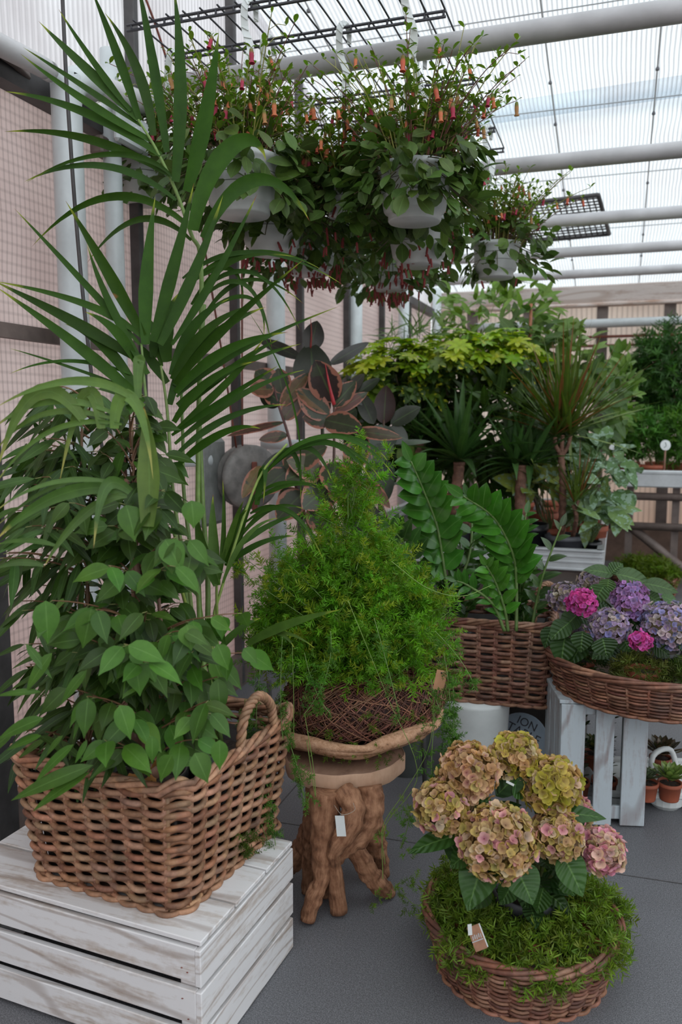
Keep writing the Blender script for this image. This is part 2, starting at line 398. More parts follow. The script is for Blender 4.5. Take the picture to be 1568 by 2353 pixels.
# ============================================================ SETTING
rz = lambda y: 2.87+(9-y)*.2
MT['roof'] = m_panel('ribbed_roof_sheet', (.98, .99, 1.0), .76, .026, 'X', .26, tcol=(.97, .99, 1), dirty=.96)
MT['wallhi'] = m_panel('ribbed_gable_sheet', (.97, .97, .99), .70, .030, 'Y', .2)
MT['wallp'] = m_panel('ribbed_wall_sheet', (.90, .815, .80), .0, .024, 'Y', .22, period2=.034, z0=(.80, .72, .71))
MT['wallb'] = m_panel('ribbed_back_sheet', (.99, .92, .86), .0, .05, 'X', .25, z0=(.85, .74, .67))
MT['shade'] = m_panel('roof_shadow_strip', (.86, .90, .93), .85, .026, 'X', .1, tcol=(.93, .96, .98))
def m_floor():
    m, nt, out = newmat('speckled_grey_vinyl')
    tc = N_(nt, 'ShaderNodeTexCoord')
    a = noise(nt, 330, 2); b = noise(nt, 120, 3); d = noise(nt, 1.2, 4)
    c = ramp(nt, a, [(.34, (.070, .071, .076)), (.5, (.135, .137, .146)), (.68, (.23, .235, .245))])
    c = mixc(nt, 1.0, c, ramp(nt, b, [(.35, (.85,)*3), (.7, (1.1,)*3)]), 'MULTIPLY')
    c = mixc(nt, 1.0, c, ramp(nt, d, [(.35, (.86, .84, .84)), (.7, (1.08, 1.08, 1.1))]), 'MULTIPLY')
    principled(nt, out, c, .5, 0, .4, a, .15, .0006); return m
mb = MB(); box(mb, (2, 2.6, -.025), (8.2, 13.4, .05)); struct('floor', mb, m_floor())
for k, (p, q) in enumerate((((.78, -1), (.78, 9)), ((-1.2, -1), (-1.2, 9)), ((-2, 2.62), (6, 2.9)), ((-2, 4.9), (6, 4.9)))):
    mb = MB(); p = R(p, float); q = R(q, float); d = nrm(q-p)
    box(mb, ((p[0]+q[0])/2, (p[1]+q[1])/2, .0006), (np.linalg.norm(q-p), .004, .0012), R((d[0], d[1], 0)), R((-d[1], d[0], 0)))
    struct('trim_%d' % (k+1), mb, MT['darkmetal'])
TN = [4]
def trim(mb, m, smooth=False):
    TN[0] += 1; return struct('trim_%d' % TN[0], mb, m, smooth)
# left wall: lower pinkish sheets with a finer grid, clear sheets above the dark rail
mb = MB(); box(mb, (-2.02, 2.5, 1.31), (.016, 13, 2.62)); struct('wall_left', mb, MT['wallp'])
mb = MB()
V = [(-2.02, -4, 2.66), (-2.02, 9, 2.66), (-2.02, 9, rz(9)), (-2.02, -4, rz(-4)), (-2.004, -4, 2.66), (-2.004, 9, 2.66), (-2.004, 9, rz(9)), (-2.004, -4, rz(-4))]
mb.add(V, [(0, 1, 2, 3), (7, 6, 5, 4), (0, 4, 5, 1), (3, 2, 6, 7), (0, 3, 7, 4), (1, 5, 6, 2)]); struct('wall_left_upper', mb, MT['wallhi'])
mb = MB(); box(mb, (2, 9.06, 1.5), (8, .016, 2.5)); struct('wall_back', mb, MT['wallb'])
mb = MB(); box(mb, (6.02, 2.5, 1.9), (.016, 13, 3.8)); struct('wall_right', mb, MT['wallhi'])
mb = MB(); box(mb, (2, -4.02, 2.6), (8, .016, 5.2)); struct('wall_front', mb, MT['wallhi'])
mb = MB(); V = [(-2.1, -4, rz(-4)), (6.1, -4, rz(-4)), (6.1, 9.1, rz(9.1)), (-2.1, 9.1, rz(9.1))]
V = V+[(a, b, c+.012) for a, b, c in V]
mb.add(V, [(3, 2, 1, 0), (4, 5, 6, 7), (0, 1, 5, 4), (1, 2, 6, 5), (2, 3, 7, 6), (3, 0, 4, 7)]); struct('ceiling', mb, MT['roof'])
# tinted strip above the roof standing in for an outside beam's shadow band
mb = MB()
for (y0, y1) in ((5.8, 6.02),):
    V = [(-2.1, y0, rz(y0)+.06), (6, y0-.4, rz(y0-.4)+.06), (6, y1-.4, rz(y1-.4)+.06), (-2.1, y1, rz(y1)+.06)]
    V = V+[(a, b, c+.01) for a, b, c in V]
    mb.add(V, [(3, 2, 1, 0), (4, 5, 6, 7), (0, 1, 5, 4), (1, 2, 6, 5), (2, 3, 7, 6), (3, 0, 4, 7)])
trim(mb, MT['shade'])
# roof joints with screws
MT['seam'] = m_plain('roof_joint', (.42, .44, .45), .5); MT['screw'] = m_plain('screw_steel', (.12, .12, .13), .5, metal=.3)
for i in range(9):
    x = -1.72+i*.62
    mb = MB(); tube(mb, [(x, -2, rz(-2)-.008), (x, 9, rz(9)-.008)], .005, 4); trim(mb, MT['seam'])
    mb = MB()
    for k in range(17):
        y = 1.2+k*.47; lathe(mb, (x, y, rz(y)-.03), [(0, 0), (.011, 0), (.012, .01), (.006, .02)], 8)
    trim(mb, MT['screw'])
for k in range(8):
    y = 2.0+k*.94; mb = MB(); tube(mb, [(-2, y, rz(y)-.004), (6, y, rz(y)-.004)], .004, 4); trim(mb, MT['seam'])
# cross tubes under the roof
for y, z, r in ((1.6, 2.92, .042), (3.25, 2.92, .042), (4.72, 2.88, .042), (6.1, 2.88, .042), (7.25, 2.88, .042), (8.35, 2.88, .042)):
    mb = MB(); tube(mb, [(-1.96, y, z), (6, y, z)], r, 20); trim(mb, MT['greytube'], True)
# left wall: dark bars, white posts, top rail
for y in (.2, 1.18, 2.16, 3.1, 4.03, 4.98, 5.94, 6.9, 7.85):
    w = .035 if y != 2.16 else .10
    mb = MB(); box(mb, (-1.975, y, rz(y)/2), (.05, w, rz(y)-.02), bev=.004); trim(mb, MT['darkmetal'])
for y in (1.45, 2.87, 4.47, 6.02, 7.48, 8.92):
    mb = MB(); tube(mb, [(-1.93, y, 0), (-1.93, y, 2.92)], .036 if y < 4 else .05, 20); trim(mb, MT['whitetube'], True)
    if y > 4: mb = MB(); tube(mb, [(-1.95, y+.17, 0), (-1.95, y+.17, 2.9)], .012, 8); trim(mb, MT['whitetube'], True)
mb = MB(); box(mb, (-1.98, 2.5, 2.64), (.07, 12.9, .075)); trim(mb, MT['darkmetal'])
mb = MB(); box(mb, (-1.985, 2.5, 1.796), (.03, 12.9, .05)); trim(mb, MT['brownmetal'])
mb = MB(); box(mb, (-1.975, 2.5, .09), (.045, 12.9, .18)); struct('baseboard_left', mb, MT['brownmetal'])
# big pipe: comes along the wall, turns down into a column
mb = MB(); tube(mb, catmull([(-1.86, .6, 2.55), (-1.86, 2.2, 2.65), (-1.86, 2.42, 2.66)], 12), .034, 16); trim(mb, MT['greytube'], True)
mb = MB(); tube(mb, list(catmull([(-1.86, 2.50, 0), (-1.86, 2.50, 2.45), (-1.86, 2.505, 2.6), (-1.86, 2.56, 2.68), (-1.86, 2.66, 2.70)], 30)), .052, 20); trim(mb, MT['whitetube'], True)
mb = MB(); tube(mb, [(-1.86, 2.64, 2.70), (-1.88, 3.2, 2.80)], .045, 16); trim(mb, MT['greytube'], True)
mb = MB(); box(mb, (-1.86, 2.9, 2.62), (.03, .22, .13), bev=.01); lathe(mb, (-1.84, 2.9, 2.61), [(0, 0), (.02, 0), (.02, .02), (0, .02)], 10)
single('pipe_bracket', mb, MT['whitetube'], 'white metal bracket plate with a bolt beside the column by the left wall', 'bracket', smooth=False)
mb = MB(); box(mb, (-1.95, 2.86, 2.55), (.06, .14, .07), bev=.008)
single('clamp_block', mb, MT['brownmetal'], 'dark brown clamp block under the bracket beside the white column', 'clamp', smooth=False)
# old cobwebby ledge piece
mb = MB(); tube(mb, catmull([(-1.95, 1.9, 2.70), (-1.93, 2.15, 2.69), (-1.95, 2.42, 2.655)], 14), [.012, .03, .012], 7, wob=.3)
single('dusty_rag', mb, MT['twig'] if 0 else MT['brownmetal'], 'dusty dark rag lying on the rail left of the white column', 'rag')
# cables of the side winch
def cable(px, name_mat, label, r=.006):
    P = [X_ for X_ in px]; mb = MB(); tube(mb, catmull(P, 24), r, 6)
    return single('cable', mb, name_mat, label, 'cable', 'window winch cables')
cable([at(143, -20, 2.45)*R((1, 1, 0))+R((-.02, .02, 4.22)), at(143, -20, 2.45), at(160, 300, 2.5), at(183, 600, 2.55), at(215, 900, 2.62), at(240, 1060, 2.66)], MT['darkmetal'], 'twisted dark steel cable hanging in front of the white column')
cable([at(432, -25, 3.4)*0+R((-1.95, 2.95, 3.45)), R((-1.9, 3.2, 3.1)), R((-1.9, 3.4, 2.75)), R((-1.86, 3.62, 1.9)), R((-1.84, 3.75, 1.35))], MT['rust'], 'rusty thin cable running down to the wheel of the winch', .005)
cable([(-1.85, 3.88, 2.9), (-1.84, 3.84, 2.1), (-1.83, 3.80, 1.33)], MT['rust'], 'straight rusty pull rod rising from the winch beside the dark bar', .005)
# winch on the left wall
w = thing('hand_winch', 'old grey hand winch with a round wheel bolted to the left wall', 'winch', (-1.92, 3.78, 1.0))
mb = MB(); box(mb, (-1.94, 3.66, 1.18), (.05, .26, .44), bev=.02); build('back_plate', mb, m_plain('winch_plate', (.22, .23, .22), .5, nz=.4, ns=12), w, False)
mb = MB()
prof = [(0, -.05), (.15, -.05), (.165, -.04), (.165, -.025), (.14, -.012), (.14, .012), (.165, .025), (.165, .04), (.15, .05), (.12, .055), (0, .055)]
tmp = MB(); lathe(tmp, (0, 0, 0), prof, 36)
v = tmp.V[0]; c = R((-1.80, 3.80, 1.20)); ax = nrm(R((.80, -.60, 0))); a2 = nrm(np.cross((0, 0, 1), ax)); mb.add(c+v[:, :1]*a2+v[:, 1:2]*R((0, 0, 1))+v[:, 2:]*ax, tmp.Q[0])
build('wheel', mb, m_plain('winch_paint', (.26, .245, .23), .45, nz=.5, ns=14), w)
mb = MB(); cc = c+ax*.07; box(mb, cc+R((0, 0, -.05)), (.03, .26, .012), a2, R((0, 0, 1.)), bev=.004); tube(mb, [cc+R((0, 0, -.17)), cc+R((0, 0, -.17))+ax*.09], .012, 8)
build('crank_handle', mb, MT['rust'], w, False)
mb = MB(); tube(mb, [at(415, 1060, 3.95), at(483, 1058, 4.05)], .03, 14); build('axle_tube', mb, MT['whitetube'], w)
mb = MB(); tube(mb, [(-1.9, 4.18, 1.352), (-1.62, 4.32, 1.352)], .028, 14)
single('heating_pipe_end', mb, MT['whitetube'], 'short white pipe end with a black ring sticking out behind the rubber plants', 'pipe')
# back wall: header, posts, pipes
mb = MB(); box(mb, (2, 8.99, 2.76), (8, .10, .20), bev=.01); trim(mb, m_paintwood('peeling_header', (.46, .40, .37), (.28, .20, .16), .56, 'X', .6))
mb = MB(); box(mb, (2, 8.97, 2.66), (8, .13, .035), bev=.01); trim(mb, m_paintwood('flaking_paint', (.60, .52, .48), (.33, .17, .10), .52, 'X', 1.2))
for x in (-1.55, -.95, -.88, -.2, .45, 1.1, 1.75, 2.4):
    mb = MB(); box(mb, (x, 9.0, 1.45), (.11 if x != -.88 else .03, .06, 2.45)); trim(mb, MT['brownmetal'])
mb = MB(); tube(mb, [(-1.5, 8.85, 2.46), (6, 8.85, 2.46)], .045, 14); trim(mb, MT['whitetube'], True)
for z in (2.33, 2.24):
    mb = MB(); tube(mb, [(-1.9, 8.9, z), (6, 8.9, z)], .014, 8); trim(mb, MT['rust'], True)
mb = MB(); box(mb, (2, 8.98, .17), (8, .07, .36), bev=.01); struct('baseboard_back', mb, m_plain('old_brown_board', (.20, .125, .09), .75, nz=.5, ns=5))
# ceiling vent with mesh
v_ = thing('roof_vent', 'small dark mesh vent hatch in the sloping roof behind the flowers', 'vent', (-.50, 7.35, 3.12))
def roofpt(x, y, d=.03): return R((x, y, rz(y)-d))
mb = MB()
for a, b in (((-.86, 7.0), (-.22, 6.95)), ((-.22, 6.95), (-.14, 7.7)), ((-.14, 7.7), (-.80, 7.75)), ((-.80, 7.75), (-.86, 7.0))): tube(mb, [roofpt(*a), roofpt(*b)], .018, 6)
build('frame', mb, MT['darkmetal'], v_)
mb = MB()
for i in range(15): f = i/14; tube(mb, [roofpt(-.86+.64*f, 7.0-.05*f), roofpt(-.80+.66*f, 7.75-.05*f)], .006, 4, cap=False)
for i in range(15): f = i/14; tube(mb, [roofpt(-.86+.06*f, 7.0+.75*f), roofpt(-.22+.08*f, 6.95+.75*f)], .006, 4, cap=False)
build('mesh', mb, MT['darkmetal'], v_)
# ------------------------------------------------------------ wire grid shelf resting on the tubes
g = thing('wire_grid_shelf', 'dark wire grid laid across the tubes above the hanging baskets', 'wire shelf', (-1.3, 3.8, 2.965))
ys = [2.86, 3.14, 3.46, 3.78, 4.1, 4.42, 4.76]
for y in ys:
    mb = MB(); tube(mb, [(-1.84, y, 2.992), (-.66, y, 2.992)], .0055, 6); tube(mb, [(-1.84, y, 2.972), (-.66, y, 2.972)], .0055, 6)
    for k in range(17): tube(mb, [(-1.82+k*.072, y, 2.970), (-1.82+k*.072, y, 2.994)], .005, 5)
    build('rail', mb, MT['wire'], g)
for k in range(17):
    x = -1.80+k*.071; mb = MB(); tube(mb, [(x, 2.84, 2.998), (x, 4.78, 2.998)], .0038, 5); build('cross_wire', mb, MT['wire'], g)
# ------------------------------------------------------------ hanging baskets
def bell(mb, s=1, cols=((.62, .20, .10), (.16, .20, .04))):
    a, b = cols
    pr = [(.0008, 0), (.0035, -.002), (.0042, -.006), (.0046, -.012), (.0042, -.019), (.0036, -.024), (.0062, -.0285), (.0055, -.029), (.0028, -.024)]
    cl = [b, b, b, a, a, a, tuple(min(1, x*1.25) for x in a), a, tuple(x*.5 for x in a)]
    lathe(mb, (0, 0, 0), [(r*s, z*s) for r, z in pr], 8, cols=cl)
BELL = []
for cols in (((.72, .24, .12), (.16, .22, .04)), ((.64, .16, .10), (.2, .16, .04)), ((.50, .06, .12), (.24, .22, .07)), ((.55, .30, .14), (.2, .24, .06))):
    mb = MB(); bell(mb, 1.25, cols)
    me_o = build('bell_flower', mb, MT['petal']); BELL.append(me_o.data); bpy.data.objects.remove(me_o)
mb = MB(); pr = [(.001, 0), (.0035, -.003), (.0038, -.02), (.0025, -.026), (.0045, -.03)]
lathe(mb, (0, 0, 0), pr, 6, col=(.33, .07, .075)); o_ = build('wilted_flower', mb, MT['petal']); DRY = o_.data; bpy.data.objects.remove(o_)
def flower(parent, pos, kind=None, tilt=.25, sc=1, name='flower'):
    o = bpy.data.objects.new(name, DRY if kind == 'dry' else BELL[kind if kind is not None else rnd.randrange(4)])
    COL.objects.link(o); o.parent = parent; o.location = [float(x) for x in (R(pos)-ROOT[parent.name])]
    o.rotation_euler = (U(-tilt, tilt), U(-tilt, tilt), U(0, 6)); o.scale = (sc,)*3; return o
def pot_prof(r, h, th=.006):
    b = r*.74
    return [(0, 0), (b*.96, 0), (b, .006), (b, .026), (b*1.13, .034), (b*1.17, .04), (r*.93, h*.45), (r*.935, h*.46), (r*.95, h*.68), (r*.955, h*.69), (r*.97, h*.88), (r*1.03, h*.9), (r*1.04, h), (r*.97, h), (r*.93, h*.85), (r*.7, h*.83), (0, h*.83)]
def hanging(px, py, d, label, nbig=90, nup=40, nfl=25, ndry=0, r=.118, h=.17, hook=True, grid=None, spread=1.0, asym=(0, 0), tall=.34):
    nup = int(nup*1.7)
    base = at(px, py, d)
    t = thing('hanging_basket_plant', label, 'hanging plant', base, 'flowering plants in white hanging pots')
    mb = MB(); lathe(mb, base, pot_prof(r, h), 40)
    p = build('pot', mb, MT['whitepot'], t)
    mb = MB()
    for zz in (.47, .69): th = np.linspace(0, 2*PI, 41)[:-1]; rr = r*(.935 if zz < .5 else .957); tube(mb, [base+R((rr*math.cos(a), rr*math.sin(a), h*zz)) for a in th], .0016, 4, closed=True, col=(.2, .21, .2))
    build('groove', mb, MT['stem'], p)
    c = base+R((0, 0, h*.9))
    gy = min(ys, key=lambda y: abs(y-c[1])); top = R((min(max(c[0], -1.8), -.7), gy, 2.972))
    if hook:
        mb = MB(); hb = c+(top-c)*.62; hb2 = top-R((0, 0, .012))
        for k in range(3):
            a = k*2.1+.4; tube(mb, [c+R((r*.98*math.cos(a), r*.98*math.sin(a), 0)), hb+R((.012*math.cos(a), .012*math.sin(a), 0))], .0035, 5)
        build('strap', mb, MT['whitepot'], t)
        mb = MB(); up = nrm(top-c); e = R((.0, -.03, 0))
        pts = catmull([hb, hb+(hb2-hb)*.35+R((.012, 0, 0)), hb+(hb2-hb)*.7-R((.014, 0, 0)), top+R((-.012, -.018, .0)), top+R((0, -.004, .032)), top+R((.012, .022, .02)), top+R((.012, .03, -.03))], 26)
        for i in range(25):
            a, b = pts[i], pts[i+1]; d_ = nrm(b-a); s_ = nrm(np.cross(d_, FW)); wd = .026*(1.2 if i < 3 else 1)*(1-.4*(i/25)**3)
            box(mb, (a+b)/2, (wd, np.linalg.norm(b-a)*1.15, .006), s_, d_)
            if i % 2 == 0: box(mb, (a+b)/2-FW*.004, (wd*1.1, .003, .006), nrm(s_+d_*.7), nrm(d_-s_*.7))
        build('hook', mb, MT['whitepot'], t, False)
    # dense big leaves around the rim
    fol = MB(); st = MB(); tips = []
    for i in range(int(nbig*1.7)):
        a = U(0, 2*PI); q = U(.25, 1)**.6
        dr = R((math.cos(a)+asym[0], math.sin(a)+asym[1], 0))
        p0 = c+dr*r*(.5+q*1.15*spread)+R((0, 0, U(-.09, .14)-.07*q))
        L = U(.058, .095); dz = U(-1.3, .35)
        dd = nrm(dr*U(.3, 1)+R((U(-.6, .6), U(-.6, .6), dz)))
        p1 = p0+dd*L
        ribbon(fol, [p0, (p0+p1)/2+R((0, 0, .012)), p1], L*U(.5, .66), nrm(dr*.8+R((U(-.5, .5), U(-.5, .5), .7))), 'obov', 5, .18, jc((.065, .125, .045), .35))
        if i % 3 == 0: tube(st, [c+dr*r*.4, (c+p0)/2+R((0, 0, .03)), p0], .002, 4, col=(.12, .10, .04), cap=False)
    # upright and arching shoots with paired small leaves
    for i in range(nup):
        a = U(0, 2*PI); ln = U(.16, tall); out_ = min(1.05, U(.1, 1.0)*spread)
        dr = R((math.cos(a)+asym[0], math.sin(a)+asym[1], 0))
        p0 = c+dr*r*U(.2, .95); 
        p1 = p0+dr*ln*.35*out_+R((0, 0, ln*.6)); p2 = p1+dr*ln*.5*out_+R((U(-.03, .03), U(-.03, .03), ln*(.5-.35*min(1, out_)*U(.3, 1.2))))
        tt = np.linspace(0, 1, 9); C = bez([p0, p1, p2], tt); young = U(0, 1) < .5
        sc_ = (.30, .30, .07) if young else (.15, .06, .04)
        tube(st, C, [.0026, .0013], 5, col=sc_, cap=False)
        for k in range(2, 9, 1 if U(0, 1) < .5 else 2):
            pp = C[k]; b0 = U(0, PI)
            for s in (0, PI):
                dd = nrm(R((math.cos(b0+s), math.sin(b0+s), U(.2, .9)))); L = U(.028, .052)*(1.15-.06*k)
                ribbon(fol, [pp, pp+dd*L*.6+R((0, 0, .004)), pp+dd*L], L*.52, (0, 0, 1), 'oval', 4, .3, jc((.13, .25, .035) if (young or k > 5) else (.075, .14, .045), .3))
        tips.append(C[-1]); tips.append(C[5]); tips.append(C[4])
        # side twigs
        for _ in range(2):
            k = rnd.randrange(3, 8); dd = nrm(rdir(-.2, .8)); q1 = C[k]+dd*U(.04, .09)
            tube(st, [C[k], (C[k]+q1)/2+R((0, 0, .01)), q1], .0011, 4, col=sc_, cap=False); tips.append(q1)
            for s in (-1, 1): ribbon(fol, [q1, q1+nrm(rdir(0, 1))*U(.016, .03)], .012, (0, 0, 1), 'oval', 3, .3, jc((.10, .20, .04), .3))
    build('foliage', fol, MT['leaf'], t); build('stems', st, MT['stem'], t)
    rnd.shuffle(tips); nfl = int(nfl*1.3)
    for i in range(min(nfl, len(tips))):
        p = tips[i]; z = max(0, (p[2]-c[2])/.4)
        if U(0, 1) < z*.5: continue
        flower(t, p-R((0, 0, .003)), sc=U(.95, 1.5))
    for i in range(ndry):
        a = U(0, 2*PI); q = U(.5, 1.35)
        flower(t, c+R((math.cos(a)*r*q, math.sin(a)*r*q, U(-.21, -.10) if q < 1.0 else U(-.18, .0))), 'dry', .35, U(1.0, 1.5), 'wilted_flower')
    return t
hanging(557, 497, 2.95, 'white hanging pot of orange bell flowers, front left one with a printed stamp', 150, 62, 80, spread=1.15, asym=(-.15, 0), r=.137, h=.20, tall=.40)
hanging(628, 585, 3.35, 'white hanging pot of bell flowers right behind the front left pot', 120, 40, 70, 40, spread=1.2, asym=(.2, 0), r=.134, h=.20)
hanging(953, 512, 2.95, 'white hanging pot with trailing dark leaves, front right with tallest shoots', 230, 72, 80, spread=1.15, r=.130, h=.195, tall=.42)
hanging(962, 612, 3.45, 'white hanging pot directly below and behind the front right pot', 120, 40, 60, 40, spread=1.3, asym=(-.2, 0), r=.128, h=.19)
hanging(1140, 640, 4.15, 'white hanging pot furthest right with thin outward flowering twigs', 90, 60, 60, 4, spread=1.15, asym=(.25, 0))
hanging(712, 632, 3.85, 'pinkish white hanging pot low in the middle with wilted red flowers below', 170, 40, 40, 95, spread=1.6, r=.125)
hanging(900, 668, 4.35, 'small hanging pot deep in the foliage, almost hidden, with wilted flowers', 170, 40, 40, 95, spread=1.8)
hanging(330, 470, 3.45, 'hanging plant behind the palm fronds at the left wall', 70, 45, 30, spread=1.1, r=.10)
hanging(790, 500, 3.2, 'flowering hanging plant filling the gap between the two front pots', 150, 50, 60, 14, spread=1.9, r=.08, h=.10)
# ============================================================ WICKER
def rrect(hx, hy, rad, n):
    """rounded rectangle outline, n points, even spacing; returns pts (n,2), normals (n,2)"""
    L = [2*(hx-rad), PI/2*rad, 2*(hy-rad), PI/2*rad]*2
    tot = sum(L[:4]); out = []; nn = []
    segs = [((-hx+rad, -hy), (1, 0), 0), ((hx-rad, -hy+rad), None, -PI/2), ((hx, -hy+rad), (0, 1), 0), ((hx-rad, hy-rad), None, 0),
            ((hx-rad, hy), (-1, 0), 0), ((-hx+rad, hy-rad), None, PI/2), ((-hx, hy-rad), (0, -1), 0), ((-hx+rad, -hy+rad), None, PI)]
    ln = [2*(hx-rad), PI/2*rad, 2*(hy-rad), PI/2*rad, 2*(hx-rad), PI/2*rad, 2*(hy-rad), PI/2*rad]; T = sum(ln)
    for i in range(n):
        s = T*i/n; k = 0
        while s > ln[k] and k < 7: s -= ln[k]; k += 1
        o, d, a0 = segs[k]
        if d is not None: out.append((o[0]+d[0]*s, o[1]+d[1]*s)); nn.append((d[1], -d[0]))
        else: a = a0+s/rad; out.append((o[0]+rad*math.cos(a), o[1]+rad*math.sin(a))); nn.append((math.cos(a), math.sin(a)))
    return R(out), R(nn)
WC = [(.36, .19, .11), (.30, .15, .085), (.42, .245, .15), (.25, .12, .07), (.34, .20, .13)]
def basket(name, label, cat, c, u, v, hx, hy, rad, h, taper, rows, stakes, sr, cols=WC, rimr=.009, dip=0, round_=False, group=None, double=True, belly=0):
    c = R(c, float); u = R((*u, 0), float); v = R((*v, 0), float)
    t = thing(name, label, cat, c, group)
    per = 8; n = stakes*per
    if round_:
        a = np.arange(n)/n*2*PI; P = np.stack([hx*np.cos(a), hy*np.sin(a)], -1); Nn = np.stack([np.cos(a), np.sin(a)], -1)
    else: P, Nn = rrect(hx, hy, rad, n)
    cornerness = np.abs(Nn[:, 0]*Nn[:, 1])*2
    def ring(f, off):
        k = 1-taper*(1-f)+belly*math.sin(PI*f); pk = P*k
        z = f*h*np.ones(n)+dip*f*(cornerness-.3 if not round_ else 0)
        q = pk+Nn*off[:, None] if hasattr(off, '__len__') else pk+Nn*off
        return c+q[:, :1]*u+q[:, 1:2]*v+z[:, None]*R((0, 0, 1))
    w = MB()
    for r_ in range(rows):
        f = (r_+.6)/(rows+.6)
        ph = np.arange(n)/per*PI+(r_ % 2)*PI
        nzz = np.interp(np.linspace(0, 24, n), range(25), [U(-1, 1) for _ in range(25)])
        for s in ((0, 1) if double else (0,)):
            off = np.sin(ph)*sr*1.15
            pts = ring(f, off); pts[:, 2] += nzz*sr*.35+(s-.5)*sr*(1.5 if double else 0)
            cc = np.repeat(R([jc(rnd.choice(cols), .22) for _ in range(n//12+1)]), 12, 0)[:n]
            cc = np.repeat(cc, 6, 0)
            tube(w, pts, sr*(.62 if double else .90), 6, closed=True, col=cc)
    build('weave', w, MT['wicker'], t)
    s_ = MB()
    for k in range(stakes):
        i = k*per; pts = R([ring(f, 0)[i] for f in (0, .33, .66, 1)]); 
        tube(s_, pts+(u*Nn[i, 0]+v*Nn[i, 1])*0, sr*.8, 5, col=jc(rnd.choice(cols), .2))
        if not round_: i2 = (i+1) % n; pts = R([ring(f, 0)[i2] for f in (0, .33, .66, 1)]); tube(s_, pts, sr*.7, 5, col=jc(rnd.choice(cols), .2))
    build('stakes', s_, MT['wicker'], t)
    rm = MB()
    for k in range(4):
        ph = np.arange(n)/n*2*PI*(5 if round_ else 8)+k*PI/2
        pts = ring(1.0, rimr*.9*np.cos(ph)); pts[:, 2] += rimr*.9*np.sin(ph)+rimr*.3
        cc = np.repeat(np.repeat(R([jc(rnd.choice(cols), .18) for _ in range(n//10+1)]), 10, 0)[:n], 6, 0)*1.1
        tube(rm, pts, rimr*.66, 6, closed=True, col=cc)
    build('rim', rm, MT['wicker'], t)
    bt = MB()
    for k in range(2):
        ph = np.arange(n)/per*PI+k*PI; pts = ring(.015, sr*1.2*np.cos(ph)+sr); tube(bt, pts, sr*.8, 6, closed=True, col=jc(cols[0]))
    ring0 = ring(.05, -.004)
    V = np.vstack([ring0, ring0.mean(0)[None]]); kk = np.arange(n)
    bt.add(V, None, np.stack([np.full(n, n), kk, (kk+1) % n], -1), None, (.10, .06, .04))
    build('base', bt, MT['wicker'], t)
    ln_ = MB(); r0_ = ring(.03, -sr*2.6); r1_ = ring(.84, -sr*2.6); tr_ = ring(.84, -sr*2.6-.004); tb_ = ring(.03, -sr*2.6-.004)  # dark inner shell added so gaps in the weave look shaded
    kk = np.arange(n); k2 = (kk+1) % n; VV = np.vstack([r0_, r1_, tr_, tb_])
    ln_.add(VV, np.vstack([np.stack([kk, k2, n+k2, n+kk], -1), np.stack([n+kk, n+k2, 2*n+k2, 2*n+kk], -1), np.stack([2*n+kk, 2*n+k2, 3*n+k2, 3*n+kk], -1)]), None, None, (.02, .016, .014))
    build('added_liner', ln_, MT['stem'], t)
    return t, ring
def rope_handle(t, pts, r=.009, name='handle', col=(.34, .20, .12)):
    mb = MB(); C = catmull(pts, 60); T = nrm(np.gradient(C, axis=0)); a = nrm(np.cross(T, R((.2, .3, 1.)))); b = np.cross(T, a)
    for k in range(3):
        ph = np.arange(60)*.75+k*2.1
        tube(mb, C+r*.7*(np.cos(ph)[:, None]*a+np.sin(ph)[:, None]*b), r*.62, 6, col=jc(col, .15))
    build(name, mb, MT['wicker'], t)
def simple_pot(t, c, r, h, mat, taper=.75, soil=True, name='pot', lip=.006):
    c = R(c, float); mb = MB()
    lathe(mb, c, [(0, 0), (r*taper, 0), (r*(taper+.03), .004), (r*.94, h*.8), (r*.99, h*.81), (r, h*.83), (r, h), (r-lip, h), (r*.9, h*.85), (0, h*.82)], 32)
    p = build(name, mb, mat, t)
    if soil:
        mb = MB(); disc(mb, c+R((0, 0, h*.86)), r*.91, 28, noise=.006); build('soil', mb, MT['soil'], t)
    return p
# ============================================================ WHITE CRATE (left) and big basket
def rot(a): return R((math.cos(a), math.sin(a), 0)), R((-math.sin(a), math.cos(a), 0))
u0 = nrm(R((.9976, -.06, 0))); v0 = R((-u0[1], u0[0], 0))
corner = R((-.868, 1.517, 0)); LU, LV, HH = .74, .485, .308
cr = thing('wooden_crate', 'whitewashed slatted wooden crate turned upside down under the big wicker basket', 'crate', corner-u0*LU/2+v0*LV/2)
def cpt(a, b, z): return corner-u0*a+v0*b+R((0, 0, z))
sl = .016
for k in range(3):   # front and back long boards, side boards
    zc = HH-.052-k*.1035
    for b in (sl/2, LV-sl/2):
        mb = MB(); box(mb, cpt(LU/2, b, zc+.003), (LU, sl, .083), u0, v0, bev=.002); build('slat', mb, MT['crate'], cr, False)
    for a in (-sl/2, LU+sl/2-.002):
        mb = MB(); box(mb, cpt(a, LV/2-.001, zc-.001), (.016, LV-.002*k, .090), u0, v0, bev=.002); build('end_board', mb, MT['crateY'], cr, False)
    bw = LV/3-.008
    mb = MB(); box(mb, cpt(LU/2-.005, (k+.5)*LV/3, HH+.007), (LU+.02, bw, .013), u0, v0, bev=.002); build('slat', mb, MT['crate'], cr, False)
for a in (.03, LU-.03):
    for b in (.035, LV-.035):
        mb = MB(); box(mb, cpt(a, b, HH/2), (.04, .035, HH-.004), u0, v0); build('corner_post', mb, MT['crate'], cr, False)
mb = MB()
for k in range(3):
    zc = HH-.052-k*.1035
    for a in (.02, .035): lathe(mb, cpt(a, -.0005, zc+U(-.03, .03)), [(0, -.002), (.003, 0), (0, .002)], 6)
build('nails', mb, MT['rust'], cr)
ZT = HH+.0135
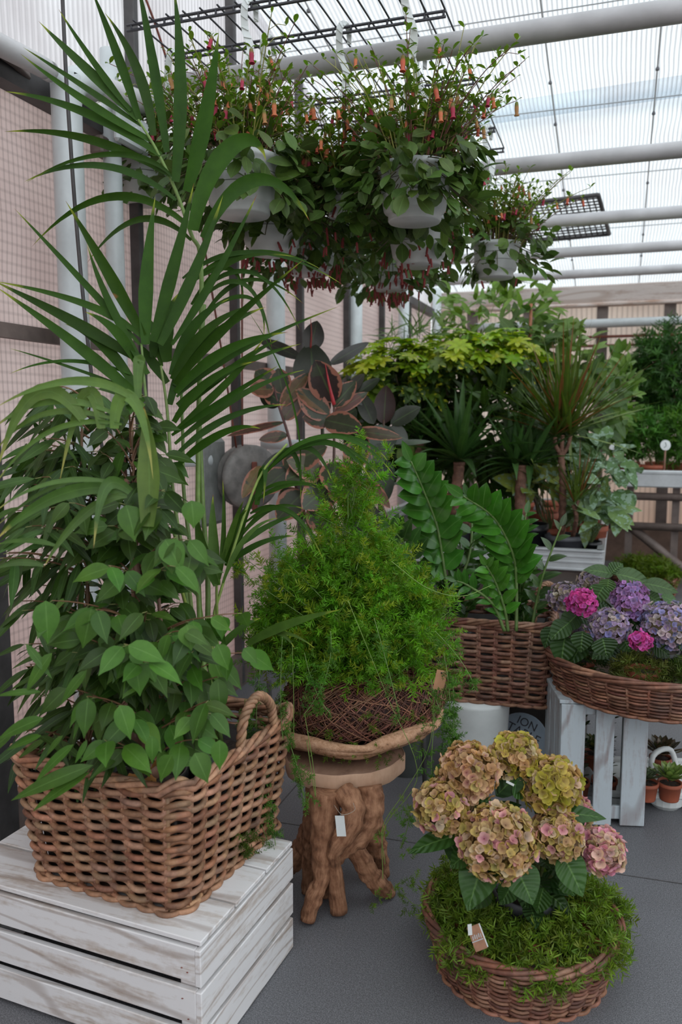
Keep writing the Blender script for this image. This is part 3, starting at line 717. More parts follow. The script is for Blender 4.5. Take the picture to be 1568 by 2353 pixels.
ub = nrm(R((.995, -.095, 0))); vb = R((-ub[1], ub[0], 0))
bc = R((-.915, 1.545, 0))-ub*.262+vb*.285; bc[2] = ZT
bk, ringf = basket('wicker_basket', 'large rectangular wicker basket on the white crate holding the fig tree', 'basket', bc, ub[:2], vb[:2], .262, .285, .05, .33, .14, 22, 34, .0086, dip=.018, rimr=.011, double=False)
e1 = bc+ub*.262+R((0, 0, .345))
rope_handle(bk, [e1-vb*.02-R((0, 0, .03)), e1+vb*.0+R((0, 0, .06)), e1+vb*.07+R((.0, 0, .10)), e1+vb*.14+R((0, 0, .055)), e1+vb*.16-R((0, 0, .03))], .011)
e2 = bc-ub*.262+R((0, 0, .345))
rope_handle(bk, [e2-vb*.02-R((0, 0, .03)), e2+vb*.02+R((0, 0, .03)), e2+vb*.10+R((0, 0, .03)), e2+vb*.14-R((0, 0, .03))], .011)
# ============================================================ WEEPING FIG
fc = at(338, 1790, 2.06); fc[2] = ZT+.015
fg = thing('potted_fig_tree', 'leafy weeping fig tree in a round black pot inside the big basket', 'potted plant', fc)
PH = .28
mb = MB(); r = .104
lathe(mb, fc, [(0, 0), (r*.72, 0), (r*.93, PH*.88), (r, PH*.9), (r*1.01, PH), (r*.95, PH), (r*.91, PH*.9), (0, PH*.88)], 40); build('pot', mb, MT['blackpot'], fg)
mb = MB(); disc(mb, fc+R((0, 0, PH*.92)), r*.91, 30, noise=.008); build('soil', mb, MT['soil'], fg)
zs = fc[2]+PH*.8
tr = MB()
def T_(l, r0, r1, c=(.24, .13, .085), m=tr, s=10): tube(m, catmull(l, 24), [r0, r1], s, col=c, wob=.08)
def fp(x, y, d=1.95): return at(x, y, d)
T_([fp(352, 1788), fp(342, 1700), fp(338, 1620), fp(325, 1500), fp(318, 1350), fp(300, 1150)], .0150, .006)
T_([fp(320, 1785, 1.97), fp(312, 1690, 1.97), fp(300, 1640, 1.98), fp(312, 1500, 1.98), fp(305, 1300), fp(290, 1100)], .0125, .005)
T_([fp(338, 1620), fp(356, 1560), fp(372, 1480), fp(365, 1380), fp(350, 1200, 2.0)], .007, .004)
T_([fp(315, 1790, 1.98), fp(330, 1600, 2.0), fp(340, 1400, 2.0), fp(300, 1200, 2.0), fp(285, 1050, 2.0)], .010, .004, (.22, .09, .06))
build('trunk', tr, MT['stem'], fg)
mb = MB()
for (x, y, x2, y2) in ((285, 1795, 330, 1800), (345, 1770, 385, 1760), (360, 1800, 320, 1805)):
    a = at(x, y, 1.9); b = at(x2, y2, 1.9); ribbon(mb, [a, (a+b)/2+R((0, 0, .015)), b], .03, (0, 0, 1), 'tip', 8, .5, (.42, .22, .12), wavy=.1)
build('fallen_leaves', mb, MT['leaf'], fg)
fl = MB(); br = MB()
def leafp(m, px0, px1, d, w, prof='tip', col=(.04, .10, .03), up=.5, fold=.2, n=8, sag=.15, dd=0, wavy=0):
    """one leaf from its stalk point to its tip"""
    a = at(px0[0], px0[1], d); b = at(px1[0], px1[1], d+dd); L = np.linalg.norm(b-a)
    hint = nrm(TOCAM(a)*.8+R((0, 0, 1.))*up+R((U(-.3, .3), U(-.3, .3), 0)))
    ribbon(m, [a, (a+b)/2+hint*L*sag, b], w*d/F_PX, hint, prof, n, fold, col, wavy)
def branch_leaves(p0, p1, k, L0, W, col, drop=.9, prof='tip', mbl=None, sc=(.2, .1, .05), out=None):
    mid = (p0+p1)/2+R((0, 0, .03)); tt = np.linspace(0, 1, 8); C = bez([p0, mid, p1], tt)
    tube(br, C, [.0028, .0012], 5, col=sc, cap=False)
    for i in range(k):
        f = .25+.75*i/max(1, k-1); p = bez([p0, mid, p1], R([f]))[0]
        side = nrm(np.cross(p1-p0, R((0, 0, 1))))*(1 if i % 2 else -1)
        o = nrm(p1-p0)*.5+side*U(.3, 1)+R((U(-.4, .4), U(-.4, .4), -drop*U(.5, 1.5)))
        L = L0*U(.75, 1.15); q = p+nrm(side*.4+nrm(p1-p0)*.4+R((0, 0, -.2)))*.014
        tube(br, [p, q], .0011, 4, col=(.2, .22, .07), cap=False)
        e = q+nrm(o)*L; hint = nrm(TOCAM(q)*.7+R((U(-.6, .6), U(-.6, .6), .6)))
        ribbon(mbl, [q, (q+e)/2+hint*L*.12, e], L*W, hint, prof, 8, .2, jc(col, .42), wavy=.018)
G1 = (.034, .082, .018)
for i in range(112):
    y = U(905, 1650); half = np.interp(y, [900, 1100, 1400, 1600, 1720], [110, 160, 215, 220, 180])
    xc = np.interp(y, [900, 1400, 1750], [285, 325, 350])
    x = xc+U(-1, 1)*half*.8; d = U(1.72, 2.12)
    if y < 1120: d += .16; x = xc+(x-xc)*.8
    if y < 1150 and i % 3 == 0: continue
    if y > 1560 and abs(x-330) < 75: continue
    p0 = at(np.interp(y+50, [900, 1400, 1800], [295, 325, 345]), y+60+U(0, 40), 1.97)
    branch_leaves(p0, at(x, y, d), 6, .078, .48, G1, mbl=fl)
# a few branches right at the front, leaning over the basket
for (x, y, d) in ((285, 1480, 1.66), (330, 1520, 1.66), (220, 1400, 1.7), (410, 1450, 1.7), (470, 1420, 1.8), (560, 1500, 1.85), (250, 1300, 1.7), (420, 1240, 1.75), (440, 1700, 1.75), (470, 1640, 1.75), (300, 1650, 1.7), (390, 1300, 1.68), (200, 1600, 1.7), (545, 1410, 1.9), (120, 1380, 1.75), (240, 1700, 1.7)):
    branch_leaves(at(338, y+60, 1.9), at(x, y, d), 5, .078, .52, (.045, .125, .022), mbl=fl)
for a, b, w in (((448, 1730), (478, 1800), 52), ((395, 1735), (368, 1795), 46), ((275, 1620), (300, 1700), 50), ((505, 1700), (505, 1770), 40), ((350, 1690), (350, 1755), 32), ((560, 1490), (592, 1525), 34), ((310, 1510), (322, 1600), 60), ((290, 1480), (270, 1560), 42), ((300, 1495), (348, 1525), 44), ((500, 1480), (525, 1540), 44), ((430, 1435), (440, 1495), 52), ((390, 1250), (395, 1320), 52), ((105, 1380), (110, 1480), 60), ((210, 1400), (190, 1490), 60), ((440, 1150), (445, 1215), 58), ((380, 1240), (420, 1315), 60), ((290, 1160), (310, 1245), 62)):
    leafp(fl, a, b, 1.63 if a[1] > 1600 else 1.7, w, col=jc((.05, .14, .026), .15), sag=.1)
build('foliage', fl, MT['ficus'], fg); build('twigs', br, MT['stem'], fg)
# ============================================================ NARROW LEAVED FIG at the left
nc = R((-1.345, 1.80, 0)); nc[2] = ZT+.02
nf = thing('narrow_leaf_plant', 'drooping narrow leaved fig spilling over the left edge of the big basket', 'potted plant', nc)
simple_pot(nf, nc, .078, .2, MT['blackpot'])
nl = MB(); br = MB()
for (x, y) in ((190, 900), (170, 1100), (200, 1300), (150, 1450)): tube(br, catmull([nc+R((U(-.03, .03), U(-.03, .03), .18)), at(195+U(-20, 20), (y+1750)/2, 2.05), at(x, y, 2.08)], 16), [.008, .003], 7, col=(.22, .12, .07))
for i in range(78):
    y = U(880, 1760); x = np.interp(y, [880, 1200, 1500, 1760], [150, 110, 130, 170])+U(-1, 1)*np.interp(y, [880, 1200, 1700], [90, 110, 130])
    branch_leaves(at(205, y+40, 2.1), at(x, y, U(1.82, 2.25)), 6, .125, .17, (.034, .078, .022), .8, 'lance', nl)
for a, b, w in (((215, 1758), (25, 1840), 38), ((205, 1775), (75, 1865), 28), ((170, 1710), (80, 1800), 26), ((100, 1650), (-5, 1700), 34), ((95, 1690), (15, 1725), 22), ((145, 1690), (105, 1740), 16), ((200, 1540), (140, 1620), 26), ((190, 1630), (168, 1700), 12), ((120, 1500), (60, 1590), 30), ((60, 1480), (120, 1560), 20), ((95, 1590), (-10, 1600), 18), ((200, 1700), (172, 1755), 14)):
    leafp(nl, a, b, 1.72, w, 'lance', jc((.045, .12, .025), .15), sag=.12)
build('foliage', nl, MT['ficus'], nf); build('twigs', br, MT['stem'], nf)
# ============================================================ PALM
pc = at(478, 1690, 2.32); pc[2] = ZT+.02
pm = thing('kentia_palm', 'tall palm with long fanned fronds and green canes rising behind the fig', 'palm', pc)
simple_pot(pm, pc, .115, .24, MT['blackpot'])
def cane(l, r0, r1, c=(.13, .21, .05), d=2.28):
    mb = MB(); P = [pc+R((U(-.05, .05), U(-.05, .05), .2))]+[at(x, y, dd) for x, y, dd in l]
    tube(mb, catmull(P, 30), [r0, r1], 10, col=c); build('cane', mb, MT['stem'], pm)
cane([(458, 1400, 2.3), (456, 1000, 2.28), (463, 620, 2.22), (440, 540, 2.2), (405, 440, 2.18), (360, 345, 2.16), (318, 275, 2.15)], .0085, .003, (.16, .26, .06))
cane([(478, 1400, 2.3), (466, 1150, 2.3), (458, 900, 2.3), (470, 700, 2.3)], .0085, .005)
cane([(440, 1400, 2.25), (400, 1150, 2.2), (385, 950, 2.18), (370, 840, 2.16)], .0075, .003, (.15, .22, .06))
cane([(425, 1350, 2.2), (365, 1080, 2.15), (338, 930, 2.12), (325, 790, 2.12)], .0075, .003)
cane([(440, 1450, 2.22), (385, 1260, 2.1), (340, 1150, 2.02), (285, 1105, 1.95)], .006, .003, (.20, .27, .05))
cane([(490, 1450, 2.3), (510, 1350, 2.3), (590, 1110, 2.32), (660, 1020, 2.3)], .0055, .003, (.24, .34, .07))
cane([(500, 1500, 2.3), (498, 1360, 2.25), (500, 1250, 2.25)], .0055, .003, (.20, .28, .06))
cane([(430, 1200, 2.4), (420, 1000, 2.4), (415, 820, 2.4)], .007, .004)
PG = (.024, .072, .010)
FR = {}
def frond(name, leaves, d, mat='palm', col=PG, label=None, dj=.12):
    mb = MB()
    for L in leaves:
        w = L[-1]; P = L[:-1]; n = len(P)
        dt = U(-dj, dj*.6)
        ctrl = [at(p[0], p[1], d+dt*(i/(n-1))**1.2) for i, p in enumerate(P)]
        hint = nrm(TOCAM(ctrl[0])*.9+R((U(-.35, .35), U(-.2, .2), U(-.1, .5))))
        ribbon(mb, ctrl, w*d/F_PX*1.06, hint, 'sword' if w > 20 else 'blade', 16, .30, jc(col, .2), endw=.0)
    o = build('frond', mb, MT[mat], pm)
    if label: o['label'] = label
    return o
frond('a', [((300, 255), (215, 150), (134, 20), 17), ((318, 275), (185, 150), (88, 48), 30), ((325, 290), (180, 190), (52, 108), 17), ((345, 322), (185, 235), (45, 122), 21),
 ((370, 357), (185, 230), (10, 210), 25), ((392, 402), (200, 285), (8, 303), 22), ((405, 460), (240, 325), (55, 418), 20), ((425, 512), (250, 365), (72, 568), 21), ((440, 552), (320, 430), (200, 605), 17),
 ((322, 278), (270, 110), (205, -35), 24), ((352, 312), (335, 150), (240, 28), 27), ((384, 350), (352, 120), (312, -60), 26), ((403, 418), (428, 180), (398, -40), 34), ((430, 440), (480, 265), (503, 72), 40),
 ((445, 530), (478, 340), (590, 265), (612, 370), 50), ((468, 548), (535, 385), (640, 365), (713, 510), 36), ((395, 405), (330, 330), (180, 340), (60, 420), 14)], 2.16, dj=.1)
frond('b', [((330, 772), (262, 640), (150, 460), 34), ((322, 792), (195, 650), (32, 478), 18), ((335, 792), (330, 640), (357, 450), 36), ((352, 785), (402, 620), (446, 420), 33), ((368, 792), (450, 640), (513, 448), 30),
 ((395, 792), (500, 640), (592, 444), 20), ((402, 882), (480, 770), (700, 595), 24), ((310, 822), (180, 740), (-25, 640), 30), ((330, 925), (200, 800), (-15, 655), 30), ((322, 772), (240, 690), (-20, 645), 20),
 ((312, 832), (270, 745), (194, 716), 30), ((312, 892), (240, 770), (148, 744), 30), ((300, 860), (150, 800), (20, 860), 12), ((318, 900), (130, 830), (20, 800), 8), ((340, 860), (235, 690), (200, 560), 22)], 2.12)
frond('c', [((385, 832), (368, 740), (410, 674), 40), ((395, 862), (432, 725), (528, 686), 28), ((397, 872), (455, 740), (582, 700), 26), ((402, 886), (475, 750), (612, 705), 28), ((404, 902), (505, 780), (664, 763), 26), ((406, 912), (520, 800), (782, 703), 15),
 ((408, 932), (525, 830), (692, 790), 22), ((405, 952), (565, 810), (642, 780), 18), ((400, 992), (545, 870), (605, 780), 20), ((402, 1020), (560, 880), (700, 850), 18), ((400, 1050), (520, 930), (660, 930), 18), ((396, 1080), (520, 960), (600, 985), 20),
 ((372, 842), (352, 745), (345, 735), 20), ((352, 822), (352, 760), (370, 750), 26), ((395, 1000), (540, 900), (640, 840), 16), ((385, 880), (340, 820), (322, 790), 26), ((390, 930), (420, 800), (500, 760), 26), ((400, 970), (470, 850), (590, 830), 22)], 2.2)
frond('d', [((420, 640), (500, 570), (620, 545), (790, 655), 14), ((430, 660), (520, 560), (640, 560), (740, 620), 14), ((450, 680), (540, 590), (620, 600), (690, 760), 12), ((460, 690), (540, 610), (600, 640), (625, 800), 14), ((470, 720), (560, 650), (620, 680), (605, 780), 12), ((440, 700), (500, 600), (560, 570), (680, 590), 14), ((440, 650), (520, 590), (560, 610), (560, 700), 12), ((460, 740), (520, 640), (590, 600), (700, 700), 12)], 2.32, label='dark back frond arching right')
frond('e', [((232, 985), (222, 870), (186, 850), (137, 1108), 36), ((263, 985), (262, 870), (330, 870), (352, 1102), 36), ((192, 965), (110, 845), (45, 890), (-8, 1085), 40), ((330, 935), (250, 855), (120, 855), (-15, 940), 24), ((270, 955), (150, 890), (40, 930), (-20, 990), 18),
 ((270, 965), (150, 930), (60, 930), (-20, 1050), 16), ((280, 975), (150, 950), (60, 1000), (-15, 1120), 14), ((318, 915), (310, 790), (335, 800), (322, 915), 28), ((340, 1210), (350, 1060), (330, 930), 58)], 1.70, 'palm2', (.085, .17, .05), 'pale drooping frond', dj=.05)
frond('f', [((300, 1130), (250, 1085), (230, 1100), (215, 1262), 32), ((290, 1130), (180, 1095), (60, 1160), (-12, 1245), 34), ((292, 1138), (210, 1140), (140, 1230), (100, 1305), 24), ((288, 1120), (180, 1080), (60, 1110), (-15, 1180), 14), ((290, 1115), (150, 1070), (60, 1150), (-15, 1215), 12), ((130, 1255), (60, 1230), (-20, 1255), 16), ((100, 1300), (40, 1280), (-20, 1312), 18)], 1.68, 'palm2', (.06, .13, .04), 'lower drooping frond', dj=.05)
frond('g', [((600, 1100), (700, 960), (850, 990), (893, 1062), 15), ((610, 1090), (720, 950), (840, 1000), (906, 1092), 13), ((620, 1075), (720, 960), (830, 1030), (880, 1108), 13), ((625, 1072), (720, 980), (800, 1010), (853, 1102), 16), ((630, 1062), (700, 990), (740, 1040), (763, 1104), 16), ((640, 1050), (665, 1010), (700, 1050), (690, 1150), 14), ((600, 1130), (640, 1100), (700, 1110), (731, 1114), 12), ((590, 1150), (640, 1110), (700, 1105), (726, 1121), 12), ((565, 1200), (640, 1140), (690, 1160), (745, 1290), 12), ((575, 1180), (620, 1150), (680, 1160), (720, 1250), 12), ((540, 1250), (600, 1160), (650, 1150), (700, 1170), 13), ((530, 1270), (610, 1200), (690, 1180), 16), ((520, 1300), (600, 1230), (682, 1232), 16), ((590, 1160), (600, 1080), (618, 1020), (605, 1160), 22), ((540, 1290), (545, 1190), (600, 1120), 26), ((520, 1300), (530, 1200), (570, 1170), 20), ((690, 1100), (705, 900), (560, 700), 5)], 2.34, label='arching right frond')
frond('h', [((500, 1345), (485, 1230), (490, 1135), 27), ((498, 1345), (455, 1250), (450, 1170), 28), ((505, 1330), (520, 1240), (512, 1100), 14), ((512, 1340), (560, 1200), (640, 1190), 14), ((508, 1300), (540, 1190), (560, 1150), 16), ((570, 1480), (650, 1430), (785, 1400), 26), ((580, 1470), (640, 1425), (678, 1490), 15), ((590, 1470), (650, 1430), (725, 1490), 12), ((500, 1500), (540, 1440), (600, 1420), 18)], 2.22, col=(.05, .11, .03), label='short low frond')
# ============================================================ DRIFTWOOD STOOL
sc_ = R((-.80, 2.375, 0))
so = thing('driftwood_stool', 'driftwood stool with a sawn round seat and gnarled root legs', 'stool', sc_)
mb = MB(); n = 48; a = np.arange(n)/n*2*PI; rr = .190*(1+.025*np.sin(a*3+1)+.015*np.sin(a*7)+.01*np.sin(a*13)); rings = []
for (k, z) in ((.0, .385), (.90, .385), (.97, .39), (1.0, .40), (1.0, .432), (.985, .438), (.5, .438), (0, .438)):
    rings.append(np.stack([rr*k*np.cos(a), rr*k*np.sin(a), np.full(n, z)], -1)+sc_)
V = np.vstack(rings); i = np.arange(7)[:, None]; j = np.arange(n)[None]; j2 = (j+1) % n
mb.add(V, np.stack([i*n+j, i*n+j2, (i+1)*n+j2, (i+1)*n+j], -1).reshape(-1, 4), None, np.repeat(np.stack([a/6, a*0], -1)[None], 8, 0).reshape(-1, 2))
build('seat', mb, MT['seat'], so)
mb = MB(); rings = [np.stack([rr*k*np.cos(a), rr*k*np.sin(a), np.full(n, z)], -1)+sc_ for (k, z) in ((.99, .387), (1.004, .395), (1.006, .434), (.985, .4388))]
i = np.arange(3)[:, None]; mb.add(np.vstack(rings), np.stack([i*n+j, i*n+j2, (i+1)*n+j2, (i+1)*n+j], -1).reshape(-1, 4)); build('seat_edge', mb, MT['seatedge'], so)
def zfloor(x, y, z): r_ = at(x, y, 1)-CAMP; return CAMP+r_*((z-CAMZ)/r_[2])
LEGS = [
 ([(748, 1830, 2.42), (745, 1900, 2.42), (742, 1960, 2.42), (738, 2020, 2.42), (722, 2060, 2.42), (707, 2100, 2.42)], [.046, .040, .036, .024, .027, .022]),
 ([(730, 1830, 2.5), (720, 1900, 2.52), (712, 1960, 2.55), (708, 2000, 2.56)], [.034, .032, .024, .020]),
 ([(722, 1870, 2.56), (705, 1930, 2.58), (680, 1975, 2.62), (645, 1990, 2.66)], [.03, .034, .032, .018]),
 ([(790, 1820, 2.42), (812, 1860, 2.38), (802, 1905, 2.36), (770, 1950, 2.38), (768, 1990, 2.42), (780, 2055, 2.46)], [.034, .036, .033, .024, .021, .027]),
 ([(850, 1830, 2.45), (855, 1870, 2.43), (835, 1915, 2.42), (800, 1945, 2.42), (775, 1980, 2.44)], [.038, .036, .034, .026, .014]),
 ([(795, 1905, 2.44), (818, 1950, 2.46), (845, 2000, 2.5), (870, 2030, 2.52), (898, 2045, 2.56)], [.026, .029, .031, .031, .019]),
 ([(845, 1840, 2.54), (855, 1900, 2.58), (865, 1950, 2.62), (882, 1990, 2.66)], [.042, .040, .036, .022]),
 ([(760, 1900, 2.5), (755, 1960, 2.52), (748, 2000, 2.54)], [.03, .03, .018])]
for pts, rads in LEGS:
    mb = MB(); P = R([at(*p) for p in pts]); P[:, 2] -= max(0, 0)
    end = P[-1]; P[0, 2] = max(P[0, 2], .40) if pts[0][1] < 1850 else P[0, 2]
    lo = rads[-1]*.55
    if len(pts) > 3 or 1: P[-1, 2] = lo if pts[-1][1] > 1985 and pts is not LEGS[4][0] else P[-1, 2]
    P[:, 2] = np.clip(P[:, 2], lo, .40)
    tube(mb, catmull(P, 40), rads, 14, wob=.12); build('leg', mb, MT['drift'], so)
mb = MB(); p = at(783, 1898, 2.27)
a_ = RT; b_ = nrm(UPV+.1*RT*-1)
box(mb, p, (.026, .058, .0012), a_, b_)
tg = single('price_tag', mb, MT['whitepot'], 'small blank white tag on a string hanging from the driftwood stool', 'tag', smooth=False)
mb = MB(); tube(mb, catmull([at(768, 1850, 2.30), at(787, 1872, 2.265), at(815, 1862, 2.29), at(812, 1845, 2.3)], 16), .0008, 4, col=(.4, .36, .3)); build('string', mb, MT['stem'], tg)
# driftwood bowl
bwc = R((-.785, 2.475, .4385))
bo = thing('driftwood_bowl', 'shallow round driftwood bowl on the stool holding the asparagus fern', 'bowl', bwc)
mb = MB(); TL = lambda x: .10*x
for lay, (r_, z_, th_) in enumerate(((.262, .066, .022), (.225, .038, .017), (.17, .016, .012), (.272, .072, .012), (.12, .012, .012))):
    m = 5+lay; 
    for k in range(m):
        a0 = k*2*PI/m+lay*.7; aa = np.linspace(a0-.12, a0+2*PI/m+.18, 16)
        P = np.stack([r_*(1+.02*np.sin(aa*5+lay))*np.cos(aa), r_*np.sin(aa), z_+.007*np.sin(aa*4+k)+TL(r_*np.cos(aa))+.008*np.sin(np.linspace(0, PI, 16))], -1)+bwc
        P[:, 2] = np.maximum(P[:, 2], bwc[2]+th_*.8)
        tube(mb, P, [th_*.35, th_, th_*1.05, th_*.9, th_*.4], 9, wob=.16)
build('wooden_rim', mb, MT['drift2'], bo)
mb = MB(); lathe(mb, bwc, [(0, .001), (.14, .004), (.22, .045), (.21, .055), (.14, .014), (0, .01)], 32); build('base', mb, MT['seat'], bo)
# twig nest
nz_ = bwc+R((.01, .03, .03))
ne = thing('twig_nest', 'thick brown nest of thin twigs sitting in the driftwood bowl', 'twig nest', nz_)
tw = MB()
for i in range(2400):
    a = U(0, 2*PI); a1 = a+U(.12, .6)*rnd.choice((-1, 1)); b0 = U(-.9, 1.9); b1 = b0+U(.35, 1.1)
    Rr, rr_ = .165, .105*U(.9, 1.07)
    P = []
    for f in (0, .33, .66, 1):
        aa = a+(a1-a)*f; bb = b0+(b1-b0)*f
        P.append((( Rr+rr_*math.cos(bb))*math.cos(aa), (Rr+rr_*math.cos(bb))*math.sin(aa), .105+rr_*1.05*math.sin(bb)))
    P = R(P)+nz_+TL(R(P)[:, :1])*R((0, 0, 1)); P[:, 2] = np.maximum(P[:, 2], bwc[2]+.012)
    tube(tw, P, U(.0011, .0021), 4, col=jc(rnd.choice(((.17, .06, .04), (.23, .095, .055), (.11, .04, .028), (.30, .14, .08))), .3), cap=False)
build('twigs', tw, MT['twig'], ne)
mb = MB(); aa = np.linspace(0, 2*PI, 33)[:-1]; P = np.stack([.165*np.cos(aa), .165*np.sin(aa), .105+TL(.165*np.cos(aa))], -1)+nz_; tube(mb, P, .088, 14, closed=True, col=(.05, .02, .015)); build('core', mb, MT['twig'], ne)
mb = MB(); pt = at(1012, 1563, 2.33); box(mb, pt, (.031, .058, .0015), nrm(RT+.15*UPV*-1), nrm(UPV+RT*.22)); 
kt = single('kraft_tag', mb, m_plain('kraft_card', (.45, .23, .12), .7, nz=.15), 'brown card tag with a punched hole at the right side of the twig nest', 'tag', smooth=False)
mb = MB(); lathe(mb, (0, 0, 0), [(0, -.001), (.0028, -.001), (.0028, .001), (0, .001)], 10); V = mb.V[0]; q = pt+UPV*.021+RT*.004; mb.V[0] = q-FW*.001+V[:, :1]*RT+V[:, 1:2]*UPV+V[:, 2:]*FW; build('hole', mb, MT['blackpot'], kt)
# ============================================================ ASPARAGUS FERN
def needle_tmpl(n=9, seed=3, L=.026, w=.0019, ln=.05):
    rr = random.Random(seed); V = []; T = []
    for k in range(n):
        z = ln*(k+.5)/n
        for m in range(3):
            a = rr.uniform(0, 2*PI); e = rr.uniform(.3, .9); d = R((math.cos(a), math.sin(a), e)); d /= np.linalg.norm(d); p = R((0, 0, z)); l = L*rr.uniform(.6, 1.1)*(1-.35*k/n)
            s = nrm(np.cross(d, R((rr.uniform(-1, 1), rr.uniform(-1, 1), .3))))*w
            b = len(V); V += [p-s*.5, p+s*.5, p+d*l*.5+s*.8, p+d*l, p+d*l*.5-s*.8]; T += [(b, b+1, b+2), (b, b+2, b+4), (b+4, b+2, b+3)]
    b = len(V); s = R((.0006, 0, 0)); s2 = R((0, .0006, 0)); V += [-s, s, R((0, 0, ln))]; T += [(b, b+1, b+2)]
    return R(V), R(T)
TM = [needle_tmpl(9, k) for k in range(4)]
def stamp(mb, tmpl, P, D, sc, cols):
    """place a copy of the template at each point, its z axis along D"""
    V, T = tmpl; N = len(P); D = nrm(D); h = R([rdir() for _ in range(N)]); X_ = nrm(np.cross(D, h)); Y_ = np.cross(D, X_)
    W = P[:, None]+sc[:, None, None]*(V[None, :, :1]*X_[:, None]+V[None, :, 1:2]*Y_[:, None]+V[None, :, 2:]*D[:, None])
    m = len(V); TT = (T[None]+np.arange(N)[:, None, None]*m).reshape(-1, 3)
    mb.add(W.reshape(-1, 3), None, TT, None, np.repeat(cols, m, 0))
fz = nz_+R((0, 0, .15))
fe = thing('asparagus_fern', 'bushy bright green asparagus fern growing out of the twig nest', 'fern', fz)
fn = MB(); fs = MB(); P = []; D_ = []; S_ = []; C_ = []
def plume(p0, p1, k, sp=.05, bright=1.0, scl=1.0, sag=.0):
    mid = (p0+p1)/2+R((0, 0, np.linalg.norm(p1-p0)*sag)); 
    tube(fs, bez([p0, mid, p1], np.linspace(0, 1, 8)), [.0016, .0008], 4, col=(.13, .22, .05), cap=False)
    for i in range(k):
        f = U(.15, 1); p = bez([p0, mid, p1], R([f]))[0]; d = nrm(rdir()+nrm(p1-p0)*.6+R((0, 0, .25)))
        P.append(p+d*U(0, sp*.5)); D_.append(d); S_.append(U(.65, 1.2)*scl)
        c = jc((.11, .29, .025), .42) if U(0, 1) < .8 else jc((.20, .30, .03), .2)
        C_.append(tuple(x*bright for x in c))
dc = R((-.825, 2.50, .75))
for i in range(330):
    d = rdir(-.22, 1.0); rad = R((.37, .29, .44))*(.80+.2*U(0, 1))*(1.06 if d[1] < 0 else 1)
    rad[:2] *= 1-.05*max(0, d[2])
    plume(dc+d*R((.08, .08, .06)), dc+d*rad*U(.72, 1.05), 24, .06, sag=.12)
for i in range(8):   # central spire
    plume(at(790+U(-45, 45), 1230, 2.55), at(795+U(-90, 60), U(1030, 1190), U(2.45, 2.6)), 16, .04)
for (x, y) in ((835, 1020), (870, 1080), (840, 1030), (800, 1060), (905, 1020), (860, 1180), (900, 1300), (940, 1330), (1040, 1400), (1045, 1450), (620, 1250), (560, 1280), (530, 1300)):
    plume(at(800+(x-800)*.3, y+130, 2.5), at(x, y, 2.5), 18, .04)
for (x0, y0, x1, y1, x2, y2, k) in ((600, 1520, 570, 1750, 620, 1850, 40), (640, 1650, 690, 1750, 700, 1850, 40), (600, 1700, 620, 1850, 645, 2020, 44), (590, 1600, 545, 1660, 560, 1720, 24), (700, 1500, 720, 1600, 760, 1640, 22), (1020, 1500, 1060, 1700, 1000, 1880, 60), (1040, 1560, 1050, 1680, 1030, 1760, 46), (990, 1560, 1010, 1660, 1060, 1700, 30), (860, 1420, 900, 1560, 920, 1650, 30), (760, 1450, 770, 1560, 700, 1640, 30), (1000, 1450, 1080, 1530, 1090, 1580, 20), (650, 1450, 640, 1600, 650, 1700, 26), (920, 1950, 950, 1880, 935, 1850, 8), (1000, 1640, 980, 1850, 1010, 1780, 30), (560, 1700, 590, 1900, 630, 1960, 30)):
    A, B, C = at(x0, y0, 2.3), at(x1, y1, 2.25), at(x2, y2, 2.25)
    tube(fs, bez([A, B, C], np.linspace(0, 1, 14)), .0011, 4, col=(.13, .22, .05), cap=False)
    for i in range(k):
        f = U(.05, 1); p = bez([A, B, C], R([f]))[0]; d = nrm(rdir()+R((0, 0, -.5)))
        P.append(p+rdir()*U(0, .025)); D_.append(d); S_.append(U(.4, .8)); C_.append(jc((.06, .17, .03), .35))
for i in range(160):   # over the nest front
    a = U(-2.9, -.2); q = U(.18, .29); p = nz_+R((q*math.cos(a), q*math.sin(a), U(.0, .16))); P.append(p); D_.append(nrm(R((math.cos(a), math.sin(a), -.4))+rdir()*.7)); S_.append(U(.4, .8)); C_.append(jc((.09, .17, .025), .4))
# long bare runners
for l in ([(800, 1380), (890, 1600), (960, 1780), (885, 1900), (880, 2020)], [(1000, 1600), (985, 1720), (930, 1820), (880, 1900), (885, 1985)], [(900, 1290), (980, 1350), (1060, 1370), (1130, 1345)], [(930, 2060), (960, 2080), (1010, 2060)], [(672, 1480), (675, 1600), (675, 1700)], [(700, 1640), (720, 1760), (725, 1830), (705, 1700)]):
    tube(fs, catmull([at(x, y, 2.3 if y < 2040 else 2.35) for x, y in l], 24), .0011, 4, col=(.16, .26, .05), cap=False)
for (x, y) in ((880, 1930), (860, 2065), (935, 1960), (940, 2040), (945, 2090), (925, 1850), (940, 1880), (905, 2050), (950, 2010)):
    for q in range(4): P.append(at(x+U(-12, 12), y+U(-14, 14), 2.35)); D_.append(rdir()); S_.append(.6); C_.append(jc((.1, .2, .03), .3))
P, D_, S_, C_ = R(P), R(D_), R(S_), R(C_)
idx = np.arange(len(P)) % 4
for k in range(4): s = idx == k; stamp(fn, TM[k], P[s], D_[s], S_[s], C_[s])
build('needles', fn, MT['fern'], fe, False); build('stems', fs, MT['stem'], fe)
# moss tuft between basket and crate
mb = MB(); Pm = R([at(U(522, 575), U(1905, 1975), U(2.14, 2.22)) for _ in range(60)]); stamp(mb, TM[0], Pm, R([rdir(-.3, .8) for _ in Pm]), np.full(60, .7), R([jc((.06, .11, .02), .35) for _ in Pm]))
single('moss_tuft', mb, MT['fern'], 'tuft of green moss between the big basket and the crate edge', 'moss', smooth=False, kind='stuff')
